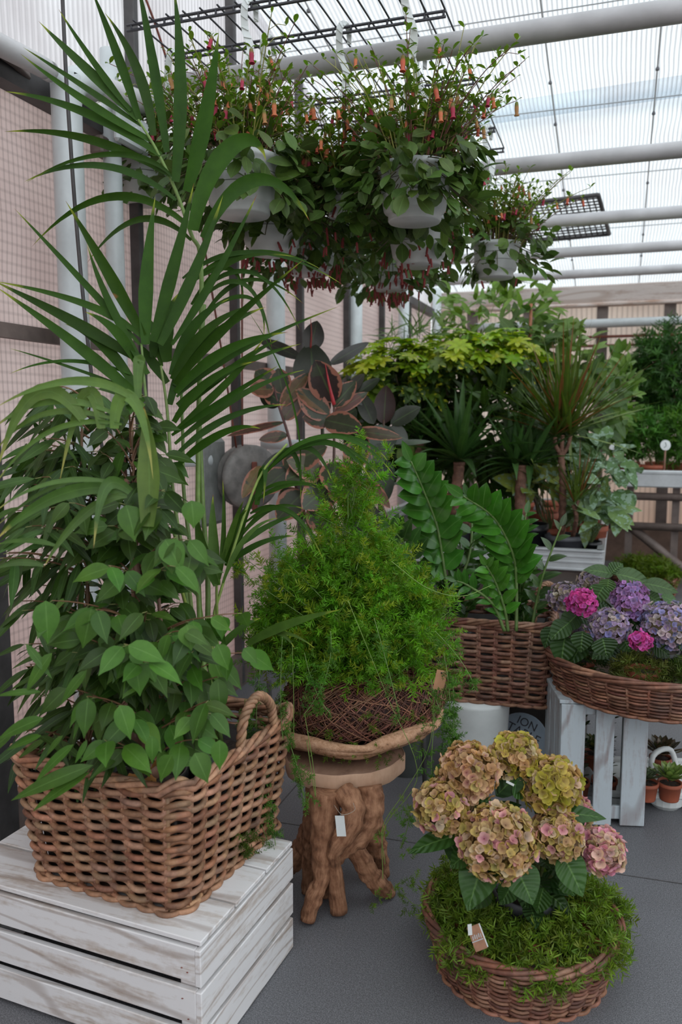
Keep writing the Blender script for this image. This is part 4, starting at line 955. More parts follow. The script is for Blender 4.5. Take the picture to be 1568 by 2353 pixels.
# thin dark chair legs behind the fern
for l, lab in (((632, 1770, 632, 1850), 'thin dark metal leg standing left of the driftwood stool'), ((945, 1700, 978, 1840), 'thin dark metal leg standing right of the driftwood stool')):
    a = at(l[0], l[1], 3.0); b = zfloor(l[2], l[3], .0); a = b+(a-b)*1.0; mb = MB(); tube(mb, [b+R((0, 0, .0)), R((b[0]-.02, b[1], .5))], .010, 8)
    single('metal_leg', mb, MT['darkmetal'], lab, 'metal leg', None)
# ============================================================ SECOND BASKET on a white pedestal, ZZ plants
pd = R((-.525, 3.28, 0))
mb = MB(); lathe(mb, pd, [(0, 0), (.125, 0), (.13, .01), (.140, .30), (.145, .335), (.145, .352), (0, .352)], 40)
single('white_pedestal', mb, MT['whitepot'], 'plain white round pedestal pot under the middle wicker basket', 'pedestal')
mb = MB(); lathe(mb, (-.81, 3.25, 0), [(0, 0), (.085, 0), (.12, .30), (.125, .31), (.118, .31), (.08, .02), (0, .02)], 32)
single('zinc_bucket', mb, m_plain('dull_zinc', (.20, .22, .21), .45, metal=.4, nz=.3, ns=8), 'grey green metal bucket standing behind trailing fern, left of the white pedestal', 'bucket')
WD = [(.27, .14, .09), (.22, .105, .07), (.31, .175, .12), (.18, .08, .055)]
b2c = R((-.49, 3.38, .354)); u2, v2 = nrm(R((.995, .05, 0))), nrm(R((-.05, .995, 0)))
b2, _ = basket('wicker_basket', 'rectangular brown wicker basket of glossy ZZ plants on the white pedestal', 'basket', b2c, u2[:2], v2[:2], .265, .20, .03, .335, .09, 19, 26, .0088, WD, dip=.008, rimr=.010, double=False)
e = b2c+u2*.262+R((0, 0, .33)); rope_handle(b2, [e-v2*.05-u2*.075-R((0, 0, .02)), e-v2*.045-u2*.07+R((0, 0, .09)), e-u2*.03+R((0, 0, .135)), e+v2*.05+u2*.01+R((0, 0, .09)), e+v2*.06+u2*.01-R((0, 0, .02))], .011)
ZG = (.028, .10, .022)
def zz_stem(mbl, mbs, pts, n, L0, wr=.45, face=0, col=ZG, r=.007, bright=1):
    C = catmull([at(*p) for p in pts], 40); tube(mbs, C, [r, r*.45], 8, col=(.10, .17, .04))
    T = nrm(np.gradient(C, axis=0))
    for i in range(n):
        f = .22+.76*i/(n-1); k = int(f*39); p = C[k]; t = T[k]
        side = nrm(np.cross(t, TOCAM(p)))
        s = 1 if i % 2 else -1
        L = L0*math.sin(PI*(.22+.70*(i/n)))**.6
        d = nrm(side*s*U(.75, 1.1)+t*U(.45, .8)+TOCAM(p)*U(-.1, .35))
        hint = nrm(TOCAM(p)*.9+t*.2+R((0, 0, .4))+side*s*-.35)
        e = p+d*L; ribbon(mbl, [p, p+d*L*.5+hint*L*.14, e], L*wr, hint, 'lance', 7, .22, tuple(x*bright for x in jc(col, .22)))
    e = C[-1]+T[-1]*L0*.7; ribbon(mbl, [C[-1], e], L0*.3, TOCAM(e), 'lance', 6, .2, jc(col))
def zz(base, label, stems, nleaf=20, L=.075, extra=6, xr=(0, 0)):
    t = thing('zz_plant', label, 'potted plant', base, 'ZZ plants in the middle basket')
    simple_pot(t, base, .095, .26, MT['blackpot'])
    for s in stems:
        ml, ms = MB(), MB(); zz_stem(ml, ms, s[0], s[1], s[2], s[3] if len(s) > 3 else .45, col=s[4] if len(s) > 4 else ZG); sk = build('stalk', ms, MT['stem'], t); build('leaflets', ml, MT['glossy'], sk)
    for _ in range(extra):
        ml, ms = MB(), MB()
        bx = base[0]+U(-.05, .05); p0 = base+R((U(-.05, .05), U(-.05, .05), .24)); h = U(.22, .48)
        P = [p0, p0+R((U(-.05, .05), U(-.03, .05), h*.5)), p0+R((U(-.14, .14)+xr[0], U(-.06, .12), h))]
        C = catmull(P, 24); tube(ms, C, [.006, .003], 6, col=(.08, .14, .03)); T = nrm(np.gradient(C, axis=0))
        for i in range(18):
            k = int((.2+.78*i/18)*23); side = nrm(np.cross(T[k], rdir(-.2, .2))); d = nrm(side*(1 if i % 2 else -1)+T[k]*.6); LL = L*U(.8, 1)
            ribbon(ml, [C[k], C[k]+d*LL*.5+R((0, 0, .008)), C[k]+d*LL], LL*.4, nrm(TOCAM(C[k])+R((0, 0, .8))), 'lance', 6, .2, jc((.03, .085, .022), .3))
        sk = build('stalk', ms, MT['stem'], t); build('leaflets', ml, MT['glossy'], sk)
zb = b2c[2]+.014
zz(R((-.64, 3.33, zb)), 'ZZ plant left in the middle basket with one tall broad-leaved brown stalk', [
 ([(1035, 1400, 3.2), (1022, 1310, 3.2), (1005, 1210, 3.2), (975, 1130, 3.18), (945, 1060, 3.15)], 17, .13, .85, (.035, .135, .025)),
 ([(985, 1400, 3.25), (968, 1320, 3.2), (930, 1250, 3.15), (895, 1210, 3.1)], 15, .11, .52, (.03, .085, .03)),
 ([(1010, 1420, 3.25), (1075, 1290, 3.3), (1085, 1180, 3.35), (1075, 1140, 3.35)], 16, .085)], extra=8)
zz(R((-.37, 3.33, zb)), 'ZZ plant right in the middle basket with a bent stalk arching left', [
 ([(1187, 1450, 3.15), (1187, 1340, 3.15), (1178, 1270, 3.12), (1135, 1190, 3.08), (1065, 1140, 3.02)], 21, .135, .66, (.035, .14, .022)),
 ([(1168, 1450, 3.12), (1160, 1400, 3.1), (1140, 1340, 3.08), (1118, 1300, 3.05)], 12, .085, .6, (.045, .16, .025)),
 ([(1160, 1450, 3.1), (1130, 1385, 3.08), (1075, 1345, 3.05), (1050, 1335, 3.05)], 12, .07, .45, (.035, .13, .03)),
 ([(1222, 1450, 3.25), (1232, 1390, 3.25), (1252, 1310, 3.22), (1290, 1210, 3.2)], 11, .085, .42, (.035, .075, .04)),
 ([(1160, 1430, 3.35), (1190, 1280, 3.4), (1210, 1180, 3.4)], 16, .085)], extra=8)
# round blue-white lettered disc leaning behind the pedestal, dark box added behind it to darken the gap
lc = R((-.355, 3.46, .108)); LR = .12; tlt = math.radians(60)
hz = nrm(R((.12, 1, 0))); ld_u = nrm(R((1, -.12, 0))); ld_v = hz*math.cos(tlt)+R((0, 0, 1))*math.sin(tlt); ld_n = np.cross(ld_u, ld_v)
mb = MB(); lathe(mb, (0, 0, 0), [(0, -.004), (LR*.98, -.004), (LR, -.001), (LR, .002), (LR*.98, .004), (0, .004)], 40)
V = mb.V[0]; mb.V[0] = lc+V[:, :1]*ld_u+V[:, 1:2]*ld_v+V[:, 2:]*ld_n
ld = single('lettered_disc', mb, m_plain('pale_blue_card', (.34, .42, .50), .5, nz=.1), 'round pale blue lettered disc leaning on the floor behind the white pedestal', 'sign')
ur, vr = ld_u*math.cos(-.32)+ld_v*math.sin(-.32), ld_v*math.cos(-.32)-ld_u*math.sin(-.32)
for txt, (dx, dy), sz in (('ION', (-.050, .062), .050), ('TABLE', (-.078, .016), .055)):
    cu = bpy.data.curves.new('lettering', 'FONT'); cu.body = txt; cu.size = sz; cu.extrude = .0006; o = bpy.data.objects.new('lettering', cu); COL.objects.link(o)
    bpy.context.view_layer.update(); dg = bpy.context.evaluated_depsgraph_get(); me = bpy.data.meshes.new_from_object(o.evaluated_get(dg)); bpy.data.objects.remove(o)
    me.materials.clear(); me.materials.append(MT['wire']); ob = bpy.data.objects.new('lettering', me); COL.objects.link(ob); ob.parent = ld
    p_ = lc+ld_n*.0048+ur*dx+vr*dy-ROOT[ld.name]
    ob.matrix_local = Matrix([[float(ur[i]), float(vr[i]), float(ld_n[i]), float(p_[i])] for i in range(3)]+[[0, 0, 0, 1]])
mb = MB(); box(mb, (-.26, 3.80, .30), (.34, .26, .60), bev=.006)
single('dark_filler_box', mb, m_plain('dark_filler_brown', (.045, .036, .032), .7, nz=.4, ns=8), 'dark brown box added to darken the gap between the middle basket and the upright crate', 'box', smooth=False)
# ============================================================ UPRIGHT CRATE at the right
ua = nrm(R((.965, .262, 0))); va = R((-ua[1], ua[0], 0)); rc = R((-.160, 2.962, 0)); W2, D2, H2 = .315, .30, .478
c2 = thing('wooden_crate', 'worn blue-white crate standing on end under the round basket of purple hydrangeas', 'crate', rc+ua*W2/2+va*D2/2)
def q2(a, b, z): return rc+ua*a+va*b+R((0, 0, z))
for a, w in ((.045, .088), (.160, .068), (.270, .088)):
    mb = MB(); box(mb, q2(a, .006, H2/2-.004), (w, .012, H2-.02), ua, va, bev=.002); build('slat', mb, MT['crate2'], c2, False)
for z in (.05, H2-.03):
    mb = MB(); box(mb, q2(W2/2, .02, z), (W2-.01, .014, .05), ua, va, bev=.002); build('batten', mb, MT['crate2'], c2, False)
for a in (.006, W2-.006):
    for b in (.055, .15, .25):
        mb = MB(); box(mb, q2(a, b, H2/2), (.012, .08, H2-.02), ua, va, bev=.002); build('side_board', mb, MT['crate2'], c2, False)
mb = MB(); box(mb, q2(W2/2, D2/2+.005, H2-.006), (W2+.01, D2, .014), ua, va, bev=.002); build('end_board', mb, MT['crate2'], c2, False)
mb = MB(); box(mb, q2(W2/2, D2/2+.02, .018), (W2, D2-.04, .016), ua, va, bev=.002); build('end_board', mb, MT['crate2'], c2, False)
# dark box / bench frame shadow behind
# ============================================================ ROUND BASKET OF PURPLE HYDRANGEAS
tc_ = R((.165, 3.215, H2+.001))
WR = [(.24, .11, .07), (.19, .08, .05), (.28, .145, .095), (.14, .06, .04)]
tb, _ = basket('round_wicker_tray', 'wide round brown wicker tray of purple hydrangeas on the upright crate', 'basket', tc_, (1, 0), (0, 1), .395, .385, 0, .125, .10, 9, 34, .0075, WR, rimr=.011, round_=True)
def petal_tmpl():
    m = MB()
    for k in range(4):
        a = k*PI/2+.2*(k % 2); d = R((math.cos(a), math.sin(a), .0))
        ribbon(m, [d*.0010, d*.0078+R((0, 0, .0010)), d*.0118+R((0, 0, .0062 if k % 2 else .0035))], .0140, (0, 0, 1), 'petal', 4, .25, (1, 1, 1))
    V = np.concatenate(m.V); Q = np.concatenate(m.Q); T = np.vstack([Q[:, [0, 1, 2]], Q[:, [0, 2, 3]]]); return V, T, Q
PV, PT_, PQ = petal_tmpl()
def mophead(t, c, r, cols, n, fs=1.0, squash=.85, label=None, up=(0, 0, 1), name='flower_head', core=(.2, .16, .08)):
    mb = MB(); N = n = int(n*2.3); i = np.arange(N)+.5; ph = np.arccos(1-1.75*i/N); th = PI*(1+5**.5)*i
    d = np.stack([np.cos(th)*np.sin(ph), np.sin(th)*np.sin(ph), np.cos(ph)], -1)+R([[U(-.1, .1) for _ in range(3)] for _ in range(N)]); d = nrm(d)
    upv = nrm(R(up, float)); X_ = nrm(np.cross(upv, R((.3, 1, .1)))); Y_ = np.cross(upv, X_)
    d = d[:, :1]*X_+d[:, 1:2]*Y_+d[:, 2:]*upv
    rad = r*(1-(1-squash)*np.abs(d@upv))*R([U(.86, 1.08) for _ in range(N)])
    lump = 1+.10*np.sin(d[:, 0]*7+c[0]*50)*np.cos(d[:, 1]*6+2)
    Pp = c+d*(rad*lump)[:, None]
    dd = nrm(d+R([[U(-.6, .6) for _ in range(3)] for _ in range(N)])); h = R([rdir() for _ in range(N)]); A = nrm(np.cross(dd, h)); B = np.cross(dd, A)
    sc = fs*R([U(.8, 1.25) for _ in range(N)])
    W = Pp[:, None]+sc[:, None, None]*(PV[None, :, :1]*A[:, None]+PV[None, :, 1:2]*B[:, None]+PV[None, :, 2:]*dd[:, None])
    m = len(PV); QQ = (PQ[None]+np.arange(N)[:, None, None]*m).reshape(-1, 4)
    cc = []
    rp = np.linalg.norm(PV[:, :2], axis=1)/.0118
    for k in range(N):
        wts = [w for _, w, *_ in cols]; c0, w_, *mid = rnd.choices(cols, wts)[0]; base = R(jc(c0, .2)); ctr = (R(mid[0]) if mid else base*.8)*.6
        f = np.clip(rp*1.3, 0, 1)[:, None]; q = ctr*(1-f)+base*f; q = q*(1+.3*np.clip(rp-.75, 0, 1)[:, None]); cc.append(q)
    mb.add(W.reshape(-1, 3), QQ, None, None, np.vstack(cc))
    o = build(name, mb, MT['petal'], t)
    if label: o['label'] = label
    mb = MB(); lathe(mb, c, [(r*.05, -r*.55), (r*.6, -r*.45), (r*.74, 0), (r*.6, r*.45*squash), (.001, r*.7*squash)], 14, col=core); build('core', mb, MT['stem'], o)
    return o
def hleaf(mb, a, b, d, w, col=(.03, .085, .03), sag=.12, dd=0, up=.6): leafp(mb, a, b, d, w, 'lance', jc(col, .15), up, .16, 10, sag, dd, wavy=.012)
pbase = R((.17, 3.33, tc_[2]+.012))
ph_ = thing('purple_hydrangea', 'hydrangea with purple, lilac and magenta flower heads in the round tray', 'potted plant', pbase)
simple_pot(ph_, pbase, .09, .11, MT['blackpot'])
LIL = [((.36, .27, .50), 4, (.30, .30, .15)), ((.45, .33, .48), 3), ((.25, .24, .50), 2), ((.52, .42, .46), 2)]
VIO = [((.42, .20, .50), 4), ((.46, .25, .58), 3), ((.33, .22, .52), 2)]
MAG = [((.60, .07, .36), 4, (.55, .05, .2)), ((.55, .10, .42), 2)]
DUL = [((.36, .27, .36), 3), ((.28, .22, .36), 2), ((.45, .36, .34), 2, (.35, .3, .1))]
for (x, y, d, r_, cols, n, lab) in ((1338, 1385, 2.98, .052, MAG, 60, 'magenta flower head'), (1400, 1440, 2.95, .072, LIL, 90, 'pale lilac flower head'), (1445, 1370, 3.05, .065, VIO, 80, 'violet flower head'), (1450, 1398, 2.98, .05, VIO, 46, 'small violet flower head'), (1535, 1440, 2.9, .095, LIL, 130, 'large lilac flower head'), (1302, 1375, 3.12, .065, DUL, 70, 'dull mauve flower head'), (1358, 1338, 3.2, .05, DUL, 50, 'mauve flower head at the back'), (1500, 1370, 3.2, .06, LIL, 60, None), (1472, 1473, 2.78, .032, MAG, 26, 'small pink flower head'), (1320, 1450, 3.1, .035, DUL, 26, None)):
    mophead(ph_, at(x, y, d), r_, cols, n, .95, label=lab)
hl = MB(); hs = MB()
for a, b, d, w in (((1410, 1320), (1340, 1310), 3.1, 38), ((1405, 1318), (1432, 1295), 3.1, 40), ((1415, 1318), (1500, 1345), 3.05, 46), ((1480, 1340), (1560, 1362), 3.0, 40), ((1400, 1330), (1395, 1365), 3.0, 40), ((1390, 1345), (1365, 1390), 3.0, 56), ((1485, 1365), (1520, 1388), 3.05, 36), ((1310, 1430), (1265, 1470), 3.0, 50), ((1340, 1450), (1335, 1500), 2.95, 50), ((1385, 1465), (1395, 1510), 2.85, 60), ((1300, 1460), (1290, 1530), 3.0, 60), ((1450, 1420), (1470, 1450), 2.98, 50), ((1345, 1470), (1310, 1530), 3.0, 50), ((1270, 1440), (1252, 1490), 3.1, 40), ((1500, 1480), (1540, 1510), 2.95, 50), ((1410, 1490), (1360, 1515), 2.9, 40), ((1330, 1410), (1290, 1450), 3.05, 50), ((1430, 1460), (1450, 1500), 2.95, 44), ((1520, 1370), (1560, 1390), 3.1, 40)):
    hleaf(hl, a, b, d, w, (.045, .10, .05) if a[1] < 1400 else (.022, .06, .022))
for _ in range(60):
    a = U(0, 6.28); q = U(.03, .24); p = pbase+R((q*math.cos(a)-.02, q*math.sin(a), U(.06, .24))); d = nrm(R((math.cos(a), math.sin(a), U(-.4, .4)))); e = p+d*.085
    ribbon(hl, [p, (p+e)/2+R((0, 0, .012)), e], .055, nrm(TOCAM(p)+R((0, 0, 1))), 'lance', 7, .2, jc((.022, .06, .022), .3))
for (x, y) in ((1338, 1400), (1400, 1450), (1445, 1400), (1535, 1450), (1302, 1400), (1358, 1350)): tube(hs, catmull([pbase+R((U(-.04, .04), U(-.04, .04), .09)), (pbase+at(x, y, 3.05))/2+R((0, 0, .05)), at(x, y, 3.02)], 12), .0035, 6, col=(.10, .17, .05))
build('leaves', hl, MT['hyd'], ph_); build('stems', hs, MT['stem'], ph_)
def tuft(name, label, cat, base, potmat, pr, phh, n, rad, ht, col, group=None, tm=1.0, blade=None, pot=True, kind=None, dark=.5):
    t = thing(name, label, cat, base, group)
    if pot: simple_pot(t, base, pr, phh, potmat)
    mb = MB(); P, D, S, C = [], [], [], []
    for i in range(n):
        d = rdir(-.25, 1); q = U(.35, 1)**.5; p = R(base, float)+R((0, 0, phh*.9))+d*R((rad, rad, ht))*q
        P.append(p); D.append(nrm(d+rdir()*.8)); S.append(U(.6, 1.15)*tm); C.append(jc(col, .4))
    P, D, S, C = R(P), R(D), R(S), R(C); 
    for k in range(4): s = np.arange(n) % 4 == k; stamp(mb, (TM2 if blade else TM)[k], P[s], D[s], S[s], C[s])
    build('foliage', mb, MT['fern'], t, False); return t
TM2 = [needle_tmpl(4, 20+k, .034, .0024, .03) for k in range(4)]
tuft('potted_herb', 'small trailing green plant in a terracotta pot at the front of the purple tray', 'potted plant', zfloor(1478, 1548, tc_[2]+.125)*R((1, 1, 0))+R((0, .055, tc_[2]+.012)), MT['terracotta'], .064, .115, 170, .10, .05, (.10, .13, .04), 'small terracotta pots in the purple hydrangea tray', blade=1)
tuft('potted_herb', 'dark bushy small plant at the right rim of the purple tray', 'potted plant', R((.31, 3.03, tc_[2]+.012)), MT['terracotta'], .062, .11, 240, .11, .06, (.06, .10, .025), 'small terracotta pots in the purple hydrangea tray', blade=1)
tuft('potted_herb', 'dark small plant at the left rim of the purple tray, under the mauve flower head', 'potted plant', R((-.11, 3.17, tc_[2]+.012)), MT['terracotta'], .06, .09, 190, .09, .06, (.03, .07, .02), 'small terracotta pots in the purple hydrangea tray', blade=1)
# ============================================================ POLYSTYRENE TRAY with succulents
sc0 = R((.20, 3.36, 0)); ut, vt = ua, va
pt_ = thing('polystyrene_tray', 'white polystyrene carrier tray on the floor behind the upright crate', 'tray', sc0)
mb = MB()
def qq(a, b, z): return sc0+ut*a+vt*b+R((0, 0, z))
box(mb, qq(0, 0, .055), (.52, .32, .014), ut, vt, bev=.006)
for b in (-.16, .16): box(mb, qq(0, b, .066), (.54, .02, .03), ut, vt, bev=.008)
for a in (-.26, .26): box(mb, qq(a, 0, .066), (.02, .34, .03), ut, vt, bev=.008)
for a in (-.2, 0, .2):
    for b in (-.1, .1): lathe(mb, qq(a, b, 0), [(0, 0), (.05, 0), (.07, .02), (.075, .055)], 18)
build('moulded_tray', mb, MT['whitepot'], pt_, False)
mb = MB(); tube(mb, catmull([qq(.27, -.14, .07), qq(.275, -.13, .20), qq(.275, 0, .235), qq(.275, .13, .20), qq(.27, .14, .07)], 20), .013, 8); build('carrying_handle', mb, MT['whitepot'], pt_)
mb = MB(); tube(mb, catmull([at(1500, 1820, 3.15), at(1500, 1740, 3.2), at(1540, 1722, 3.22), at(1556, 1770, 3.2), at(1560, 1830, 3.15)], 20), .011, 8); build('carrying_handle', mb, MT['whitepot'], pt_)
def rosette(label, c, r, col, tipc, n=34, pot=True, pr=.045, ph=.07):
    t = thing('potted_succulent', label, 'succulent', c, 'succulents in the polystyrene tray')
    simple_pot(t, c, pr, ph, MT['terracotta'])
    mb = MB(); cc = R(c)+R((0, 0, ph+.01))
    for i in range(n):
        a = i*2.4; el = .15+1.2*(1-i/n); d = R((math.cos(a)*math.cos(1.45-el), math.sin(a)*math.cos(1.45-el), math.sin(1.45-el)))
        L = r*(.4+.6*(1-i/n)); ribbon(mb, [cc, cc+d*L*.55+R((0, 0, -.002)), cc+d*L+R((0, 0, L*.25))], L*.42, nrm(R((0, 0, 1))-d*.3), 'obov', 6, .35, jc(col if i % 3 else tipc, .2))
    build('rosette', mb, MT['glossy'], t)
sz = .062
rosette('green pointed succulent in a terracotta pot at the right end of the foam tray', zfloor(1540, 1850, sz)+R((.0, .05, 0)), .085, (.16, .27, .11), (.20, .30, .12))
rosette('dark purple grey succulent behind the green one in the foam tray', zfloor(1520, 1800, sz)+R((0, .10, 0)), .10, (.06, .055, .055), (.10, .07, .07))
rosette('blue grey succulent beside the right slat of the upright crate', zfloor(1492, 1850, sz)+R((-.01, .05, 0)), .06, (.10, .15, .13), (.12, .16, .15))
rosette('dark succulent seen through the right gap of the upright crate', q2(.215, .37, sz), .085, (.07, .11, .08), (.16, .16, .13))
for a, b, h, lab in ((.10, .15, .03, 'tall leafy succulent seen through the left gap of the upright crate'), (.21, .17, .03, 'tall leafy succulent seen through the right gap of the upright crate')):
    c = q2(a, b, h); t = thing('potted_succulent', lab, 'succulent', c); simple_pot(t, c, .05, .08, MT['terracotta']); mb = MB()
    for i in range(90):
        z = U(.06, .33); an = U(0, 6.28); p = c+R((U(-.02, .02), U(-.02, .02), z)); d = R((math.cos(an), math.sin(an), U(.1, .7))); ribbon(mb, [p, p+d*.035], .014, (0, 0, 1), 'obov', 4, .2, jc((.05, .085, .06), .35))
    tube(mb, [c+R((0, 0, .06)), c+R((0, 0, .34))], .006, 6, col=(.06, .09, .05)); build('leaves', mb, MT['leaf'], t)
# ============================================================ FRONT ROUND BASKET
fb = R((-.205, 2.14, 0))
fbk, _ = basket('round_wicker_basket', 'low round brown wicker basket of moss and green-pink hydrangea on the grey floor', 'basket', fb, (1, 0), (0, 1), .258, .258, 0, .150, .17, 10, 28, .0072, WR, rimr=.010, round_=True)
pots = [(-.15, -.03), (-.09, -.15), (.06, -.165), (.165, -.07), (.175, .07), (.08, .165), (-.07, .165), (-.165, .10)]
labs = ['at the left, beside the picture tag', 'at the front left, below the picture tag', 'at the front centre', 'at the front right', 'at the right edge', 'at the back right', 'at the back left', 'at the far left under the hydrangea leaf']
for (x, y), lb in zip(pots, labs):
    tuft('potted_moss_plant', 'grassy green cushion plant in the low basket, '+lb, 'potted plant', fb+R((x, y, .012)), MT['terracotta'], .052, .13, 320, .112, .08, (.125, .215, .035), 'cushion plants ringing the hydrangea', .95, blade=1)
gp = R((-.195, 2.16, .012))
hy = thing('green_pink_hydrangea', 'hydrangea with faded green and pink flower heads in a dark grey pot', 'potted plant', gp)
mb = MB(); r = .092; h = .20
lathe(mb, gp, [(0, 0), (r*.75, 0), (r*.9, h*.8), (r*.97, h*.84), (r, h*.86), (r*1.02, h), (r*.96, h), (r*.9, h*.85), (0, h*.82)], 36); build('pot', mb, MT['greypot'], hy)
mb = MB(); disc(mb, gp+R((0, 0, h*.86)), r*.9, 28, noise=.006); build('soil', mb, MT['soil'], hy)
GRN = [((.48, .37, .09), 4, (.42, .25, .08)), ((.52, .33, .17), 4, (.5, .25, .12)), ((.40, .36, .05), 2, (.3, .2, .04)), ((.58, .42, .28), 2)]
GPK = [((.52, .34, .17), 5, (.5, .25, .14)), ((.50, .38, .12), 3), ((.66, .34, .36), 2, (.62, .16, .26)), ((.62, .46, .32), 2)]
PNK = [((.68, .30, .42), 4, (.6, .14, .3)), ((.66, .46, .36), 3), ((.62, .38, .40), 2), ((.58, .48, .30), 1)]
ORG = [((.50, .30, .15), 5, (.45, .22, .1)), ((.60, .38, .26), 3, (.6, .2, .24)), ((.46, .34, .12), 2)]
HD = ((1143, 1932, 1.99, .090, GPK, 210, 1.05, 'largest flower head, front centre'), (1078, 1772, 2.08, .072, ORG, 130, 1.0, 'flower head at the back left'), (1183, 1738, 2.16, .062, GRN, 100, 1.1, 'greenest flower head at the back'), (1266, 1803, 2.10, .072, GRN, 100, 1.25, 'yellow-green flower head with wide florets'),
      (1280, 1918, 2.05, .062, GPK, 110, 1.0, 'flower head right of the centre'), (1383, 1955, 2.08, .056, PNK, 80, 1.1, 'pink flower head at the far right'), (1018, 1852, 2.04, .068, GPK, 110, 1.0, 'flower head at the left'), (1322, 1870, 2.2, .045, PNK, 50, 1.0, 'half hidden pink flower head'))
hs = MB()
for (x, y, d, r_, cols, n, fs, lab) in HD:
    c = at(x, y, d); mophead(hy, c, r_, cols, n, fs, label=lab, up=nrm(TOCAM(c)*.5+R((0, 0, 1))), core=(.22, .15, .06))
    tube(hs, catmull([gp+R((U(-.03, .03), U(-.03, .03), h*.85)), (gp+R((0, 0, h))+c)/2+R((U(-.02, .02), .02, .0)), c], 14), .004, 6, col=(.10, .12, .04))
build('stems', hs, MT['stem'], hy)
hl = MB()
for a, b, d, w, dd, c in (((1120, 1960), (1075, 2095), 2.0, 92, -.05, 0), ((1180, 1985), (1225, 2080), 2.0, 88, -.05, 0), ((1290, 1960), (1340, 2062), 2.03, 78, -.03, 0), ((1060, 1920), (938, 1962), 2.02, 56, 0, 0), ((1080, 1960), (1035, 1995), 2.0, 62, 0, 0), ((1130, 1840), (1060, 1850), 2.1, 56, 0, 0), ((1140, 1830), (1235, 1750), 2.12, 70, 0, 1),
    ((1180, 1800), (1215, 1830), 2.1, 60, 0, 0), ((1270, 1870), (1395, 1882), 2.1, 44, 0, 0), ((1130, 1870), (1200, 1850), 2.12, 40, 0, 0), ((1230, 1870), (1260, 1850), 2.14, 50, 0, 0), ((1290, 1950), (1350, 1930), 2.1, 44, 0, 0), ((1180, 2030), (1150, 2080), 2.08, 50, 0, 0), ((1250, 2040), (1235, 2100), 2.1, 56, 0, 0), ((1300, 2010), (1320, 2060), 2.12, 50, 0, 0), ((1120, 2030), (1085, 2090), 2.08, 70, 0, 0), ((1400, 1970), (1432, 1998), 2.1, 30, 0, 0), ((1060, 1990), (1010, 1900), 2.1, 50, 0, 0), ((1300, 1905), (1345, 1890), 2.12, 40, 0, 0)):
    leafp(hl, a, b, d, w, 'lance', jc((.035, .085, .05) if c else (.028, .085, .024), .12), .9, .16, 12, .14, dd, wavy=.012)
for _ in range(46):
    a = U(0, 6.28); q = U(.02, .1); p = gp+R((q*math.cos(a), q*math.sin(a), h+U(0, .14))); d = nrm(R((math.cos(a), math.sin(a), U(-.3, .3)))); e = p+d*.09
    ribbon(hl, [p, (p+e)/2+R((0, 0, .015)), e], .055, nrm(TOCAM(p)*.5+R((0, 0, 1))), 'lance', 8, .2, jc((.022, .065, .02), .3))
build('leaves', hl, MT['hyd'], hy)
mb = MB(); p = at(1173, 1800, 2.08); box(mb, p, (.022, .006, .001), nrm(RT-UPV*.5), nrm(UPV+RT*.4)); single('plant_label', mb, MT['whitepot'], 'tiny white plastic label on a leaf between the top flower heads', 'label', smooth=False)
# picture tag in the basket
tp = at(1097, 2155, 1.95); ua_, ub_ = nrm(RT+.38*UPV), nrm(UPV-.22*RT)
tgp = thing('picture_tag', 'small brown picture tag with a white clip stuck in the low basket', 'tag', tp-ub_*.035)
mb = MB(); box(mb, tp, (.030, .062, .0015), ua_, nrm(ub_-ua_*(ub_@ua_))); build('card', mb, m_plain('brown_photo_card', (.34, .17, .10), .5, nz=.3, ns=60), tgp, False)
mb = MB(); box(mb, tp+FW*.0015+ua_*.0165, (.003, .060, .0015), ua_, nrm(ub_-ua_*(ub_@ua_))); box(mb, tp-FW*.002-ua_*.013+ub_*.026, (.010, .026, .002), nrm(ua_-ub_*.2), nrm(ub_+ua_*.15)); build('white_clip', mb, MT['whitepot'], tgp, False)
mb = MB()
for k in range(5): box(mb, tp-FW*.0013+ua_*(-.010+.005*k)+ub_*(.003+.002*(k % 2)), (.0025, .010, .0006), nrm(ua_+ub_*.3*(-1)**k), ub_)
box(mb, tp-FW*.0013-ub_*.006, (.028, .0025, .0006), ua_, nrm(ub_-ua_*(ub_@ua_)))
build('faded_print', mb, MT['alu'], tgp, False)
# ============================================================ RUBBER PLANTS near the left wall
def rleaf(mb, a, b, d, w, col, dd=0, prof='oval', up=.3, hint=None, fold=.15):
    A = at(a[0], a[1], d); B = at(b[0], b[1], d+dd); L = np.linalg.norm(B-A)
    h = nrm(TOCAM(A)*1.0+R((0, 0, 1.))*up+R((U(-.3, .3), 0, 0))) if hint is None else nrm(R(hint))
    B = A+(B-A)*1.08; ribbon(mb, [A, (A+B)/2+h*L*.08, B], w*1.15*d/F_PX, h, prof, 12, fold, jc(col, .12))
def stems_to(t, base, lines, r=.010, col=(.16, .09, .06), name='stem'):
    mb = MB()
    for l in lines:
        tube(mb, catmull([base]+[at(*p) for p in l], 24), [r, r*.5], 8, col=col)
    build(name, mb, MT['stem'], t)
DK = (.030, .040, .028)
b1 = R((-.98, 3.98, 0)); d = 4.05
t = thing('rubber_plant', 'tall dark burgundy rubber plant with big upright leaves behind the variegated ones', 'potted plant', b1+R((0, .2, 0)))
simple_pot(t, b1+R((0, .2, 0)), .13, .24, MT['greypot'])
mb = MB()
